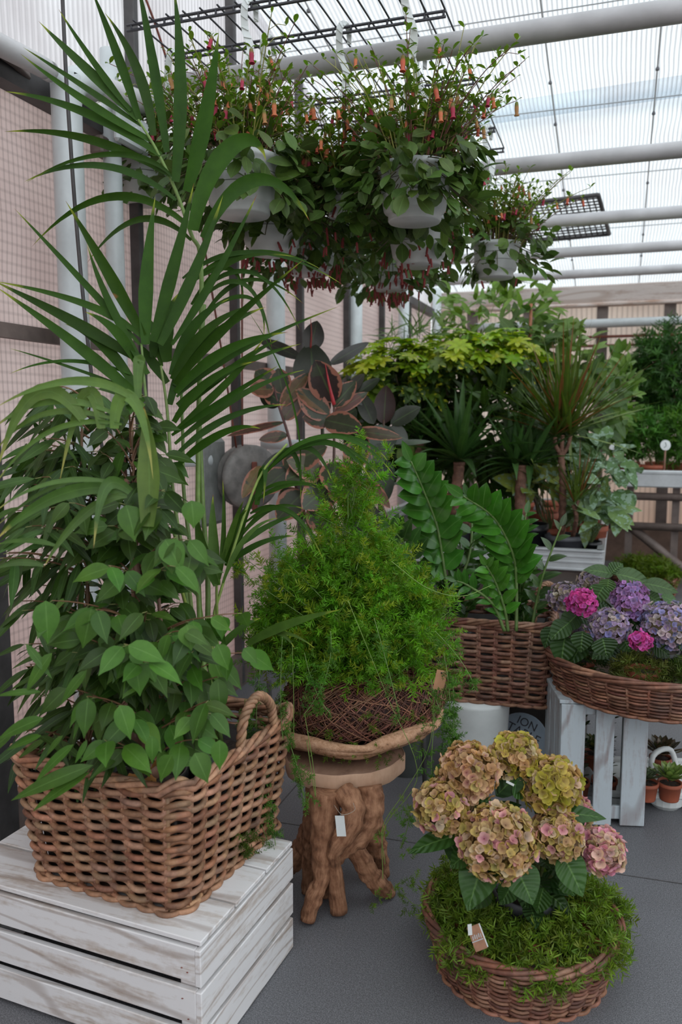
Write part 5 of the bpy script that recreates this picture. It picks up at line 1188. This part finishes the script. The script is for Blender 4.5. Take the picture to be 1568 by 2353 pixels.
for a, b, w, c, dd in (((712, 808), (728, 742), 44, (.045, .045, .045), 0), ((722, 905), (715, 795), 78, DK, 0), ((695, 825), (598, 782), 26, (.045, .05, .045), .1), ((756, 838), (842, 790), 24, (.06, .06, .062), .1), ((800, 905), (835, 862), 26, (.08, .075, .078), 0), ((820, 905), (870, 872), 22, DK, 0),
    ((700, 1050), (600, 1090), 56, DK, 0), ((760, 1120), (690, 1160), 60, DK, 0), ((640, 935), (600, 905), 34, DK, 0), ((760, 940), (700, 880), 40, DK, .1), ((865, 1020), (880, 1060), 60, DK, 0), ((850, 1080), (885, 1150), 70, DK, 0), ((845, 1150), (830, 1240), 60, DK, 0)):
    rleaf(mb, a, b, d, w, c, dd)
build('leaves', mb, MT['rubber'], t)
mb = MB(); tube(mb, catmull([at(714, 800, d), at(716, 765, d-.02), at(714, 733, d-.03)], 10), [.006, .0015], 6, col=(.30, .04, .035)); build('sheath', mb, MT['stem'], t)
stems_to(t, b1+R((0, .2, .2)), [[(745, 1150, d), (742, 1000, d), (728, 880, d), (715, 800, d)]], .013, (.05, .06, .03))
TN_ = (.06, .075, .05)
t = thing('rubber_plant', 'variegated rubber plant with pink-edged leaves and a bright red sheath', 'potted plant', b1)
simple_pot(t, b1, .12, .22, MT['greypot'])
mb = MB(); d = 3.9
for a, b, w, c, dd in (((768, 925), (728, 835), 66, (.05, .035, .04), -.05), ((765, 935), (815, 880), 40, TN_, 0), ((768, 948), (840, 905), 26, (.14, .05, .045), 0), ((755, 965), (690, 898), 52, TN_, 0), ((760, 950), (684, 900), 34, (.2, .12, .06), 0), ((745, 965), (828, 985), 50, TN_, -.12), ((815, 990), (917, 1005), 28, (.09, .07, .05), -.05),
    ((765, 965), (700, 960), 44, (.12, .08, .08), 0), ((650, 1070), (745, 1030), 60, TN_, -.1), ((735, 1075), (662, 1100), 60, TN_, -.1), ((745, 1090), (665, 1060), 54, (.10, .09, .06), -.1), ((770, 1100), (825, 1160), 70, (.08, .10, .06), -.15), ((840, 1100), (893, 1163), 28, (.16, .09, .07), -.1), ((765, 1110), (700, 1165), 70, TN_, -.1), ((770, 1060), (768, 1130), 60, TN_, -.12), ((700, 1130), (640, 1190), 60, TN_, 0), ((790, 1020), (850, 1060), 56, TN_, 0), ((720, 1150), (760, 1230), 60, TN_, 0), ((840, 1000), (800, 1090), 50, DK, 0)):
    rleaf(mb, a, b, d, w, c, dd)
build('leaves', mb, MT['tineke'], t)
mb = MB(); tube(mb, catmull([at(768, 930, d-.06), at(757, 885, d-.08), at(748, 838, d-.08)], 10), [.010, .002], 7, col=(.50, .035, .045)); build('red_sheath', mb, MT['stem'], t)
stems_to(t, b1+R((0, 0, .18)), [[(765, 1200, d), (768, 1050, d), (768, 930, d)]], .011, (.10, .05, .035))
b3 = R((-1.22, 3.95, 0))
t = thing('rubber_plant', 'small variegated rubber plant with cream-blotched leaves nearest the winch', 'potted plant', b3)
simple_pot(t, b3, .11, .2, MT['greypot'])
mb = MB(); d = 3.95
for a, b, w, c, dd in (((632, 890), (590, 855), 50, TN_, 0), ((630, 895), (575, 895), 40, (.16, .09, .06), -.05), ((645, 935), (705, 862), 34, (.18, .11, .05), 0), ((650, 905), (640, 850), 46, TN_, 0), ((648, 925), (610, 900), 40, DK, 0), ((650, 965), (690, 915), 40, (.14, .11, .11), 0), ((655, 970), (530, 1000), 16, (.12, .06, .05), .1), ((662, 1000), (600, 1010), 26, (.12, .08, .07), 0), ((600, 1070), (560, 1140), 30, (.16, .11, .05), -.05), ((660, 1080), (600, 1130), 50, TN_, 0), ((665, 1030), (690, 1080), 50, TN_, 0), ((650, 1120), (690, 1190), 56, TN_, 0)):
    rleaf(mb, a, b, d, w, c, dd)
build('leaves', mb, MT['tineke'], t)
stems_to(t, b3+R((0, 0, .17)), [[(690, 1150, d), (668, 1020, d), (640, 930, d), (629, 885, d)]], .010, (.12, .05, .045))
b4 = R((-.72, 4.35, 0))
t = thing('rubber_plant', 'dark burgundy rubber plant at the right with rounded leaves, before the yellow-green bush', 'potted plant', b4)
simple_pot(t, b4, .12, .24, MT['greypot'])
mb = MB(); d = 4.3
for a, b, w, c, dd in (((882, 975), (888, 892), 44, (.035, .018, .018), 0), ((860, 975), (828, 905), 34, (.07, .08, .08), 0), ((898, 975), (962, 938), 36, DK, 0), ((880, 975), (875, 1040), 60, (.025, .04, .025), -.05), ((890, 990), (935, 1010), 40, DK, 0), ((865, 990), (835, 1040), 50, DK, 0), ((905, 1020), (985, 1015), 12, (.07, .10, .07), 0), ((860, 1050), (890, 1130), 60, (.03, .045, .045), 0), ((895, 1110), (985, 1120), 8, (.06, .08, .06), 0), ((840, 930), (800, 890), 30, DK, 0), ((820, 940), (790, 960), 30, DK, 0)):
    rleaf(mb, a, b, d, w, c, dd)
build('leaves', mb, MT['rubber'], t)
stems_to(t, b4+R((0, 0, .2)), [[(885, 1180, d), (882, 1050, d), (882, 965, d)]], .012, (.10, .055, .035))
# ============================================================ MIDDLE BENCH
BZ = .70; X0, X1, Y0, Y1 = -1.86, -.075, 5.08, 8.2
bt = thing('plant_bench', 'long aluminium plant bench with a ribbed tray edge, full of house plants', 'bench', ((X0+X1)/2, (Y0+Y1)/2, 0))
mb = MB(); box(mb, ((X0+X1)/2, (Y0+Y1)/2, BZ-.10), (X1-X0-.02, Y1-Y0-.02, .012)); build('tray_floor', mb, MT['blackpot'], bt, False)
mb = MB()
for (c, s) in ((((X0+X1)/2, Y0, 0), (X1-X0, .018)), (((X0+X1)/2, Y1, 0), (X1-X0, .018)), ((X0, (Y0+Y1)/2, 0), (.018, Y1-Y0)), ((X1, (Y0+Y1)/2, 0), (.018, Y1-Y0))):
    box(mb, (c[0], c[1], BZ-.06), (s[0]+.02, s[1]+.02, .14) if 0 else (max(s[0], .02), max(s[1], .02), .13), bev=.003)
    for z, w in ((BZ+.003, .03), (BZ-.035, .014), (BZ-.07, .014), (BZ-.115, .024)): box(mb, (c[0], c[1], z), (s[0]+w if s[0] > s[1] else s[0]+w, s[1]+w if s[1] > s[0] else s[1]+w, .014), bev=.003)
build('tray_rim', mb, MT['alu'], bt, False)
for x in (X0+.15, X1-.12):
    for y in (Y0+.25, Y1-.3): mb = MB(); box(mb, (x, y, (BZ-.13)/2), (.04, .04, BZ-.13)); build('leg', mb, MT['brownmetal'], bt, False)
for y in (Y0+.25, Y1-.3): mb = MB(); box(mb, ((X0+X1)/2, y, BZ-.155), (X1-X0-.1, .035, .05)); build('crossbar', mb, MT['brownmetal'], bt, False)
TZ = BZ-.092
def on_bench(x, y): return R((x, y, TZ))
def leafcloud(m, c, rad, n, L, W, col, prof='lance', zlo=-.4, droop=.2, hint_up=.6, shell=.45, jit=.25, wavy=0):
    for i in range(n):
        d_ = rdir(zlo, 1); p = R(c)+d_*R(rad)*(shell+(1-shell)*U(0, 1)); a = nrm(d_*.6+rdir()*.7+R((0, 0, -droop))); l = L*U(.7, 1.2)
        ribbon(m, [p, p+a*l*.5+R((0, 0, l*.1)), p+a*l], l*W, nrm(R((0, 0, hint_up))+TOCAM(p)*.5+rdir()*.3), prof, 5, .2, jc(col, jit), wavy)
def schefflera(base, label, c, rad, n, col=(.14, .25, .02)):
    t = thing('umbrella_plant', label, 'potted plant', base, 'yellow-green umbrella plants on the bench')
    simple_pot(t, base, .12, .22, MT['terracotta']); mb = MB(); ms = MB()
    for i in range(n):
        d_ = rdir(-.5, 1); p = R(c)+d_*R(rad)*U(.55, 1); up = max(0, d_[2])
        ax = nrm(d_*.6+R((0, 0, .7))+rdir()*.3); A = nrm(np.cross(ax, rdir())); B = np.cross(ax, A)
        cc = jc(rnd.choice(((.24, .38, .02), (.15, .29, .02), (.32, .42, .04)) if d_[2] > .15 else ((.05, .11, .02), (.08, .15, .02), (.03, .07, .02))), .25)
        tube(ms, [p-ax*.07, p], .002, 4, col=(.10, .15, .04), cap=False)
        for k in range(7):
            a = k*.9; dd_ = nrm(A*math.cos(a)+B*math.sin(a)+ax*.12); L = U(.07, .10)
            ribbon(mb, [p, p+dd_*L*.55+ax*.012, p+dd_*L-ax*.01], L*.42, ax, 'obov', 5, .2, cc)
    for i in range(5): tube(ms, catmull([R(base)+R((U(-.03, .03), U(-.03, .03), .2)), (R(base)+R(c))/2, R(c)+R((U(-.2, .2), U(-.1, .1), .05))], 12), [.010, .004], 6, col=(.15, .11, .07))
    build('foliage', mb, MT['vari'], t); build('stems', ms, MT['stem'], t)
schefflera(on_bench(-1.22, 5.9), 'yellow-green umbrella plant on the left of the bench', at(905, 880, 5.6), (.42, .3, .30), 120)
schefflera(on_bench(-.85, 5.9), 'widest yellow-green umbrella plant in the middle of the bench', at(1040, 850, 5.6), (.42, .3, .28), 130)
schefflera(on_bench(-.5, 5.95), 'yellow-green umbrella plant on the right of the bench', at(1170, 850, 5.6), (.34, .3, .28), 110)
def trunk(mb, pts, r0, r1, ringy=True):
    C = catmull(pts, 60); n = 60; tube(mb, C, r0, 12, col=(.25, .13, .085)) if not ringy else None
    if ringy:
        rr = np.linspace(r0, r1, n)*(1+.10*np.sin(np.arange(n)*1.25)); tube(mb, C, rr, 12, col=(.27, .14, .09), wob=.05)
def sword_head(mb, p, n, L, w, col, spread=1.2, droop=.3, lo=.1, fold=.4, edge=None):
    for i in range(n):
        a = i*2.4+U(-.2, .2); e = lo+spread*(i/n)+U(-.1, .1); d_ = R((math.cos(a)*math.sin(e), math.sin(a)*math.sin(e), math.cos(e))); l = L*U(.75, 1.1)*(1 if i > n*.15 else .7)
        q = p+d_*l; q2_ = q-R((0, 0, l*droop*max(0, e-.3)*.5))
        ribbon(mb, [p, p+d_*l*.55, q2_], w*U(.8, 1.1), nrm(R((0, 0, 1))*.7+R((math.cos(a), math.sin(a), 0))*-.4+.01), 'sword', 9, fold, jc(col if U(0, 1) < .75 or edge is None else edge, .25))
def yucca(base, label, pts, heads, r=.035, pot=MT['blackpot'], pr=.12):
    t = thing('yucca', label, 'potted plant', base); simple_pot(t, base, pr, .22, pot)
    mb = MB(); trunk(mb, [base+R((0, 0, .17))]+[at(*p) for p in pts], r, r*.9); lathe(mb, at(*pts[-1])-R((0, 0, .012)), [(0, 0), (r*1.0, 0), (r*1.0, .02), (0, .022)], 14, col=(.08, .07, .06)); build('trunk', mb, MT['bark'], t)
    mb = MB()
    for (x, y, d_, n, L, w) in heads: sword_head(mb, at(x, y, d_), n, L, w, (.035, .095, .035), 1.5, .6)
    build('leaves', mb, MT['palm2' if 0 else 'leaf'], t)
yb = on_bench(-.80, 5.4)
yucca(yb, 'yucca with one thick trunk and a rosette of sword leaves, left of the other yucca', [(1052, 1180, 5.15), (1056, 1065, 5.15)], [(1056, 1058, 5.15, 36, .62, .066)], .037)
yb = on_bench(-.52, 5.3)
yucca(yb, 'yucca with a thick cut trunk carrying two leaf rosettes, in the middle of the bench', [(1197, 1180, 5.05), (1199, 1072, 5.05)], [(1182, 1070, 5.05, 26, .46, .052), (1218, 1070, 5.05, 26, .46, .052)], .036)
yb = on_bench(-1.02, 5.75)
yucca(yb, 'yucca at the back left of the bench, its trunk beside the terracotta pot', [(966, 1100, 5.5), (968, 1020, 5.5)], [(968, 1010, 5.5, 30, .5, .04)], .036, MT['terracotta'])
db = on_bench(-.30, 5.28)
t = thing('dragon_tree', 'dragon tree with thin red-edged leaves on branched trunks in a grey pot', 'potted plant', db)
simple_pot(t, db, .125, .16, MT['greypot'])
mb = MB(); s0 = db+R((0, 0, .14)); D_ = 4.98
trunk(mb, [s0+R((-.02, 0, 0)), at(1294, 1130, D_), at(1290, 1040, D_)], .023, .020)
for l in ([(1290, 1045), (1278, 1025), (1276, 1005)], [(1291, 1045), (1292, 1020), (1294, 1000)], [(1293, 1045), (1306, 1025), (1312, 1000)]): trunk(mb, [at(x, y, D_) for x, y in l], .014, .011)
trunk(mb, [s0+R((.05, -.02, 0)), at(1325, 1190, 4.9), at(1318, 1160, 4.9)], .014, .012); trunk(mb, [at(1320, 1175, 4.9), at(1330, 1150, 4.9)], .011, .009)
build('trunk', mb, MT['bark'], t)
mb = MB()
for (x, y, n, L, w) in ((1276, 1000, 48, .56, .021), (1294, 995, 56, .70, .021), (1312, 1000, 60, .68, .021), (1320, 1155, 24, .34, .014), (1332, 1148, 24, .38, .014)): sword_head(mb, at(x, y, D_ if y < 1100 else 4.9), n, L, w, (.07, .12, .025), 1.15, .25, .05, .3, (.17, .07, .04))
for a, b, w in (((1330, 960), (1445, 915), 9), ((1320, 980), (1430, 945), 5), ((1320, 990), (1500, 935), 4), ((1320, 1000), (1480, 1045), 4), ((1310, 1000), (1312, 1080), 8)): leafp(mb, a, b, D_, w, 'blade', (.16, .24, .12), sag=.1)
build('leaves', mb, MT['leaf'], t)
# pots standing in front left of the bench
for (x, y, pr, ph, m, lab) in ((-1.02, 5.30, .13, .24, 'greypot', 'large dark grey pot of brown bark chips at the front left of the bench'), (-1.06, 5.19, .085, .2, 'greypot', 'smaller grey pot in front of the large bark-filled pot')):
    p = on_bench(x, y); t = thing('plant_pot', lab, 'pot', p); simple_pot(t, p, pr, ph, MT[m], soil=False); mb = MB(); disc(mb, p+R((0, 0, ph*.88)), pr*.92, 28, (.16, .075, .045), .008); build('bark_chips', mb, MT['twig'], t)
p = on_bench(-1.16, 5.55); t = thing('potted_foliage_plant', 'terracotta pot with slim pointed green leaves at the back left of the bench', 'potted plant', p); simple_pot(t, p, .12, .35, MT['terracotta'], .8); mb = MB()
for a, b, w in (((935, 1065), (915, 1030), 30), ((935, 1065), (948, 1010), 22), ((940, 1070), (930, 1130), 12), ((945, 1060), (968, 1040), 20), ((938, 1100), (945, 1020), 9)): leafp(mb, a, b, 5.35, w, 'lance', (.09, .17, .03))
build('leaves', mb, MT['leaf'], t)
def broad(base, label, c, rad, n, L, W, col, mat, pot='terracotta', pr=.1, ph=.18, prof='heart', **kw):
    t = thing('potted_foliage_plant', label, 'potted plant', base); simple_pot(t, base, pr, ph, MT[pot]); mb = MB(); ms = MB()
    leafcloud(mb, c, rad, n, L, W, col, prof, **kw)
    top = R(base)+R((0, 0, ph*.85))
    for i in range(7): tube(ms, catmull([top, (top+R(c))/2+R((U(-.05, .05), 0, 0)), R(c)+rdir()*R(rad)*.5], 10), [.005, .0025], 5, col=(.13, .17, .06), cap=False)
    build('foliage', mb, MT[mat], t); build('stems', ms, MT['stem'], t); return t
broad(on_bench(-.14, 5.65), 'silver-green trailing plant hanging over the right edge of the bench', at(1380, 1100, 5.2), (.23, .35, .26), 130, .12, .75, (.09, .18, .11), 'silver', zlo=-1, droop=.7)
broad(on_bench(-.14, 5.32), 'pale striped leafy plant at the front right corner of the bench', at(1375, 1190, 4.95), (.15, .12, .12), 26, .17, .5, (.16, .27, .15), 'silver', pot='blackpot', pr=.07, ph=.12, zlo=-.6)
broad(on_bench(-.40, 5.45), 'plant with round pale yellow-green leaves between the yucca and the dragon tree', at(1240, 1120, 5.1), (.15, .12, .10), 26, .15, .9, (.22, .30, .10), 'silver', zlo=-.3)
broad(on_bench(-.55, 5.7), 'dark palm-like plant filling the middle of the bench', at(1130, 1000, 5.5), (.62, .25, .38), 620, .21, .24, (.035, .080, .02), 'leaf', prof='lance', zlo=-1)
broad(on_bench(-1.0, 6.25), 'dense dark leafy plant behind the left umbrella plant', at(930, 960, 5.8), (.42, .3, .36), 440, .15, .45, (.03, .070, .02), 'leaf', prof='lance', zlo=-1)
broad(on_bench(-.35, 6.3), 'dark leafy bush behind the dragon tree', at(1300, 940, 5.9), (.45, .3, .4), 320, .12, .5, (.05, .11, .035), 'leaf', prof='lance', zlo=-1)
broad(on_bench(-.75, 7.0), 'bright bamboo-like plant with long drooping tip leaves behind the umbrella plants', at(1130, 735, 6.3), (.55, .35, .28), 230, .17, .26, (.11, .21, .04), 'leaf', prof='lance', zlo=-.8)
broad(on_bench(-1.35, 6.6), 'grassy arching plant at the far left of the bench', at(950, 800, 6.1), (.22, .3, .24), 130, .24, .06, (.06, .12, .04), 'leaf', prof='blade', zlo=-.2, droop=.5)
broad(on_bench(-.2, 6.5), 'cream-variegated climber on a moss pole at the right of the bench', at(1300, 830, 5.9), (.26, .25, .28), 150, .12, .5, (.11, .19, .06), 'leaf', zlo=-.8)
broad(on_bench(-.22, 7.3), 'fresh green leafy plant at the back right of the bench', at(1425, 900, 6.6), (.13, .3, .34), 110, .10, .55, (.10, .20, .05), 'leaf', zlo=-.9)
t = broad(on_bench(-.45, 6.6), 'dark grey-green climber tied to a brown cane behind the bench plants', at(1210, 790, 6.0), (.22, .2, .25), 80, .16, .42, (.07, .14, .05), 'leaf', prof='lance', zlo=-.8)
mb = MB(); p = at(1218, 800, 5.95); tube(mb, [R((p[0], p[1], TZ+.15)), at(1221, 698, 5.95)], .012, 8, col=(.36, .14, .07)); build('cane', mb, MT['stem'], t)
t = thing('potted_foliage_plant', 'thin plant with long pointed leaves reaching up under the right hanging pot', 'potted plant', on_bench(-.5, 7.2)); simple_pot(t, on_bench(-.5, 7.2), .1, .18, MT['terracotta']); mb = MB(); ms = MB()
for a, b, w in (((1235, 650), (1290, 700), 16), ((1225, 650), (1285, 690), 14), ((1150, 655), (1160, 700), 22), ((1180, 640), (1240, 648), 10), ((1200, 690), (1170, 680), 16), ((1100, 680), (1150, 690), 14), ((1060, 680), (1020, 690), 16), ((1240, 655), (1260, 700), 14)): leafp(mb, a, b, 6.4, w, 'lance', (.12, .24, .05))
tube(ms, catmull([on_bench(-.5, 7.2)+R((0, 0, .16)), at(1165, 800, 6.5), at(1170, 660, 6.4), at(1225, 650, 6.4)], 24), [.006, .002], 5, col=(.12, .18, .05)); build('leaves', mb, MT['leaf'], t); build('stem', ms, MT['stem'], t)
for x in (-1.5, -1.2): broad(on_bench(x, 7.6), 'dim green plant far back on the bench, %s' % ('against the left wall' if x < -1.4 else 'a step out from the wall'), on_bench(x, 7.6)+R((0, 0, .45)), (.2, .2, .28), 90, .13, .4, (.05, .10, .03), 'leaf', prof='lance')
# ============================================================ FAR RIGHT BENCH
gz = 1.05; fx0, fx1, fy0, fy1 = .02, 2.2, 7.55, 8.6
ft = thing('plant_bench', 'far aluminium bench at the right carrying conifers and ferns', 'bench', ((fx0+fx1)/2, 8.0, 0))
mb = MB(); box(mb, ((fx0+fx1)/2, fy0, gz-.075), (fx1-fx0, .03, .15), bev=.01); box(mb, ((fx0+fx1)/2, fy0-.012, gz-.02), (fx1-fx0, .02, .03), bev=.006); box(mb, ((fx0+fx1)/2, (fy0+fy1)/2, gz-.13), (fx1-fx0, fy1-fy0, .02)); build('tray', mb, MT['alu'], ft, False)
for z in (gz-.235, gz-.50): mb = MB(); tube(mb, [(fx0-.1, fy0+.05, z), (fx1, fy0+.05, z)], .035, 10); build('crossbar', mb, MT['brownmetal'], ft)
for x in (.12, .50, 1.2, 2.0): mb = MB(); box(mb, (x, fy0+.1, (gz-.14)/2), (.06, .05, gz-.14)); build('leg', mb, MT['brownmetal'], ft, False)
mb = MB(); tube(mb, [(.12, fy0+.08, gz-.5), (.75, fy0+.08, gz-1.0)], .04, 8); build('brace', mb, MT['brownmetal'], ft)
fzb = gz-.118
def far_plant(x, y, c, rad, n, L, col, lab, lf=True):
    b = R((x, y, fzb)); t = thing('potted_conifer' if not lf else 'potted_foliage_plant', lab, 'potted plant', b); simple_pot(t, b, .11, .15, MT['terracotta']); mb = MB()
    if lf: leafcloud(mb, c, rad, n, L, .6, col, 'heart', zlo=-.9)
    else:
        P = []; D = []
        for i in range(n): d_ = rdir(-1, 1); P.append(R(c)+d_*R(rad)*U(.3, 1)); D.append(nrm(d_+rdir()*.5))
        stamp(mb, TM2[0], R(P), R(D), R([U(2.2, 4.0)*L for _ in P]), R([jc(col, .4) for _ in P]))
    build('foliage', mb, MT['fern'], t, False)
    ms = MB(); tube(ms, [b+R((0, 0, .13)), R(c)+R((0, 0, rad[2]*.6))], .012, 6, col=(.16, .09, .05)); build('stem', ms, MT['stem'], t)
fc_ = lambda x, y, d_: at(x, y, d_)
far_plant(.55, 8.2, fc_(1540, 860, 7.75), (.30, .3, .48), 620, 1.0, (.035, .11, .03), 'tall feathery dark green conifer at the right edge on the far bench', False)
far_plant(.36, 8.35, fc_(1480, 880, 8.0), (.16, .2, .45), 260, .9, (.04, .10, .03), 'slim feathery conifer left of the tall one on the far bench', False)
far_plant(.30, 7.8, fc_(1470, 1000, 7.4), (.22, .2, .22), 330, .8, (.05, .16, .03), 'low light green fern above the bench edge, between the two round tags', False)
far_plant(.68, 7.8, fc_(1560, 1000, 7.4), (.20, .2, .25), 330, .8, (.06, .17, .03), 'low light green fern right of the larger round tag', False)
far_plant(.14, 7.85, fc_(1425, 980, 7.4), (.14, .2, .26), 90, .13, (.09, .2, .04), 'leafy climber with round bright leaves at the left end of the far bench')
far_plant(.10, 8.3, fc_(1425, 860, 7.9), (.14, .2, .22), 90, .13, (.07, .15, .04), 'leafy dark green plant rising behind the left end of the far bench')
for k, (x, y, rx, lab) in enumerate(((1412, 1026, .040, 'small tilted round tag on a stick at the left of the far bench'), (1530, 1023, .046, 'larger round white tag on a brown stick before the far ferns'))):
    c = at(x, y, 7.15); b = R((c[0], c[1]+.05, fzb+.005)); t = thing('plant_tag', lab, 'tag', b)
    mb = MB(); n = 28; aa = np.arange(n)/n*2*PI; asp = .75 if k == 0 else 1
    pr_ = []
    for off in (-.002, .002): pr_.append(c+off*FW+rx*np.cos(aa)[:, None]*RT+rx*asp*np.sin(aa)[:, None]*(UPV+RT*(.4 if k == 0 else 0)))
    V = np.vstack(pr_+[(c-.003*FW)[None], (c+.003*FW)[None]]); kk = np.arange(n); k2 = (kk+1) % n
    mb.add(V, np.stack([kk, k2, n+k2, n+kk], -1), np.vstack([np.stack([np.full(n, 2*n), kk, k2], -1), np.stack([np.full(n, 2*n+1), n+k2, n+kk], -1)])); build('disc', mb, MT['whitepot'], t, False)
    mb = MB(); tube(mb, catmull([c-FW*.004+RT*rx*-.3-UPV*rx*.5, c-FW*.004-UPV*rx*.1+RT*rx*.1, c-FW*.004+RT*rx*-.05+UPV*rx*.55], 8), .0025, 4, col=(.12, .14, .14)); build('mark', mb, MT['stem'], t)
    mb = MB(); tube(mb, [b, c-UPV*rx*asp*.9+FW*.004], .008, 6, col=(.28, .14, .09)); build('stick', mb, MT['stem'], t)
# floor basket with terracotta pots behind the hydrangeas
kb = zfloor(1480, 1362, 0)
kk_, _ = basket('round_wicker_basket', 'far small wicker basket of mossy pots on the floor under the far bench', 'basket', kb, (1, 0), (0, 1), .27, .24, 0, .14, .15, 7, 18, .010, WR, rimr=.014, round_=True)
for (x, y, lab) in ((-.09, .02, 'mossy bright green plant at the left of the far floor basket'), (.10, -.06, 'mossy plant in a terracotta pot at the right of the far floor basket'), (.03, .10, 'mossy plant at the back of the far floor basket')):
    tuft('potted_moss_plant', lab, 'potted plant', kb+R((x, y, .012)), MT['terracotta'], .09, .15, 200, .16, .13, (.10, .17, .02), 'mossy pots in the far floor basket', 2.2, blade=1)
# ============================================================ LIGHT
SKYB = 1.9
w = bpy.data.worlds.new('overcast_sky'); scene.world = w; w.use_nodes = True
nt = w.node_tree; nt.nodes.clear(); o = nt.nodes.new('ShaderNodeOutputWorld'); b = nt.nodes.new('ShaderNodeBackground')
tc = nt.nodes.new('ShaderNodeTexCoord'); sx = nt.nodes.new('ShaderNodeSeparateXYZ'); nt.links.new(tc.outputs['Generated'], sx.inputs[0])
rp = nt.nodes.new('ShaderNodeValToRGB'); e = rp.color_ramp.elements; e[0].position = .47; e[0].color = (.30, .25, .22, 1); e[1].position = .53; e[1].color = (.80, .84, .85, 1)
m_ = nt.nodes.new('ShaderNodeMath'); m_.operation = 'MULTIPLY_ADD'; m_.inputs[1].default_value = .5; m_.inputs[2].default_value = .5; nt.links.new(sx.outputs[2], m_.inputs[0]); nt.links.new(m_.outputs[0], rp.inputs[0])
nt.links.new(rp.outputs[0], b.inputs[0])
dt = nt.nodes.new('ShaderNodeVectorMath'); dt.operation = 'DOT_PRODUCT'; nt.links.new(tc.outputs['Generated'], dt.inputs[0]); sd = nrm(R((.45, -.75, .5))); dt.inputs[1].default_value = [float(q) for q in sd]
mx = nt.nodes.new('ShaderNodeMath'); mx.operation = 'MAXIMUM'; nt.links.new(dt.outputs['Value'], mx.inputs[0]); mx.inputs[1].default_value = 0
m2 = nt.nodes.new('ShaderNodeMath'); m2.operation = 'MULTIPLY_ADD'; nt.links.new(mx.outputs[0], m2.inputs[0]); m2.inputs[1].default_value = SKYB; m2.inputs[2].default_value = 1.0
nt.links.new(m2.outputs[0], b.inputs[1]); nt.links.new(b.outputs[0], o.inputs[0])
scene.view_settings.view_transform = 'Standard'; scene.view_settings.look = 'None'; scene.view_settings.gamma = 1; scene.view_settings.exposure = .46; scene.view_settings.use_curve_mapping = False
cy = scene.cycles
cy.max_bounces = 8; cy.diffuse_bounces = 4; cy.glossy_bounces = 3; cy.transparent_max_bounces = 12; cy.transmission_bounces = 6
cy.use_denoising = True
cy.sample_clamp_indirect = 4
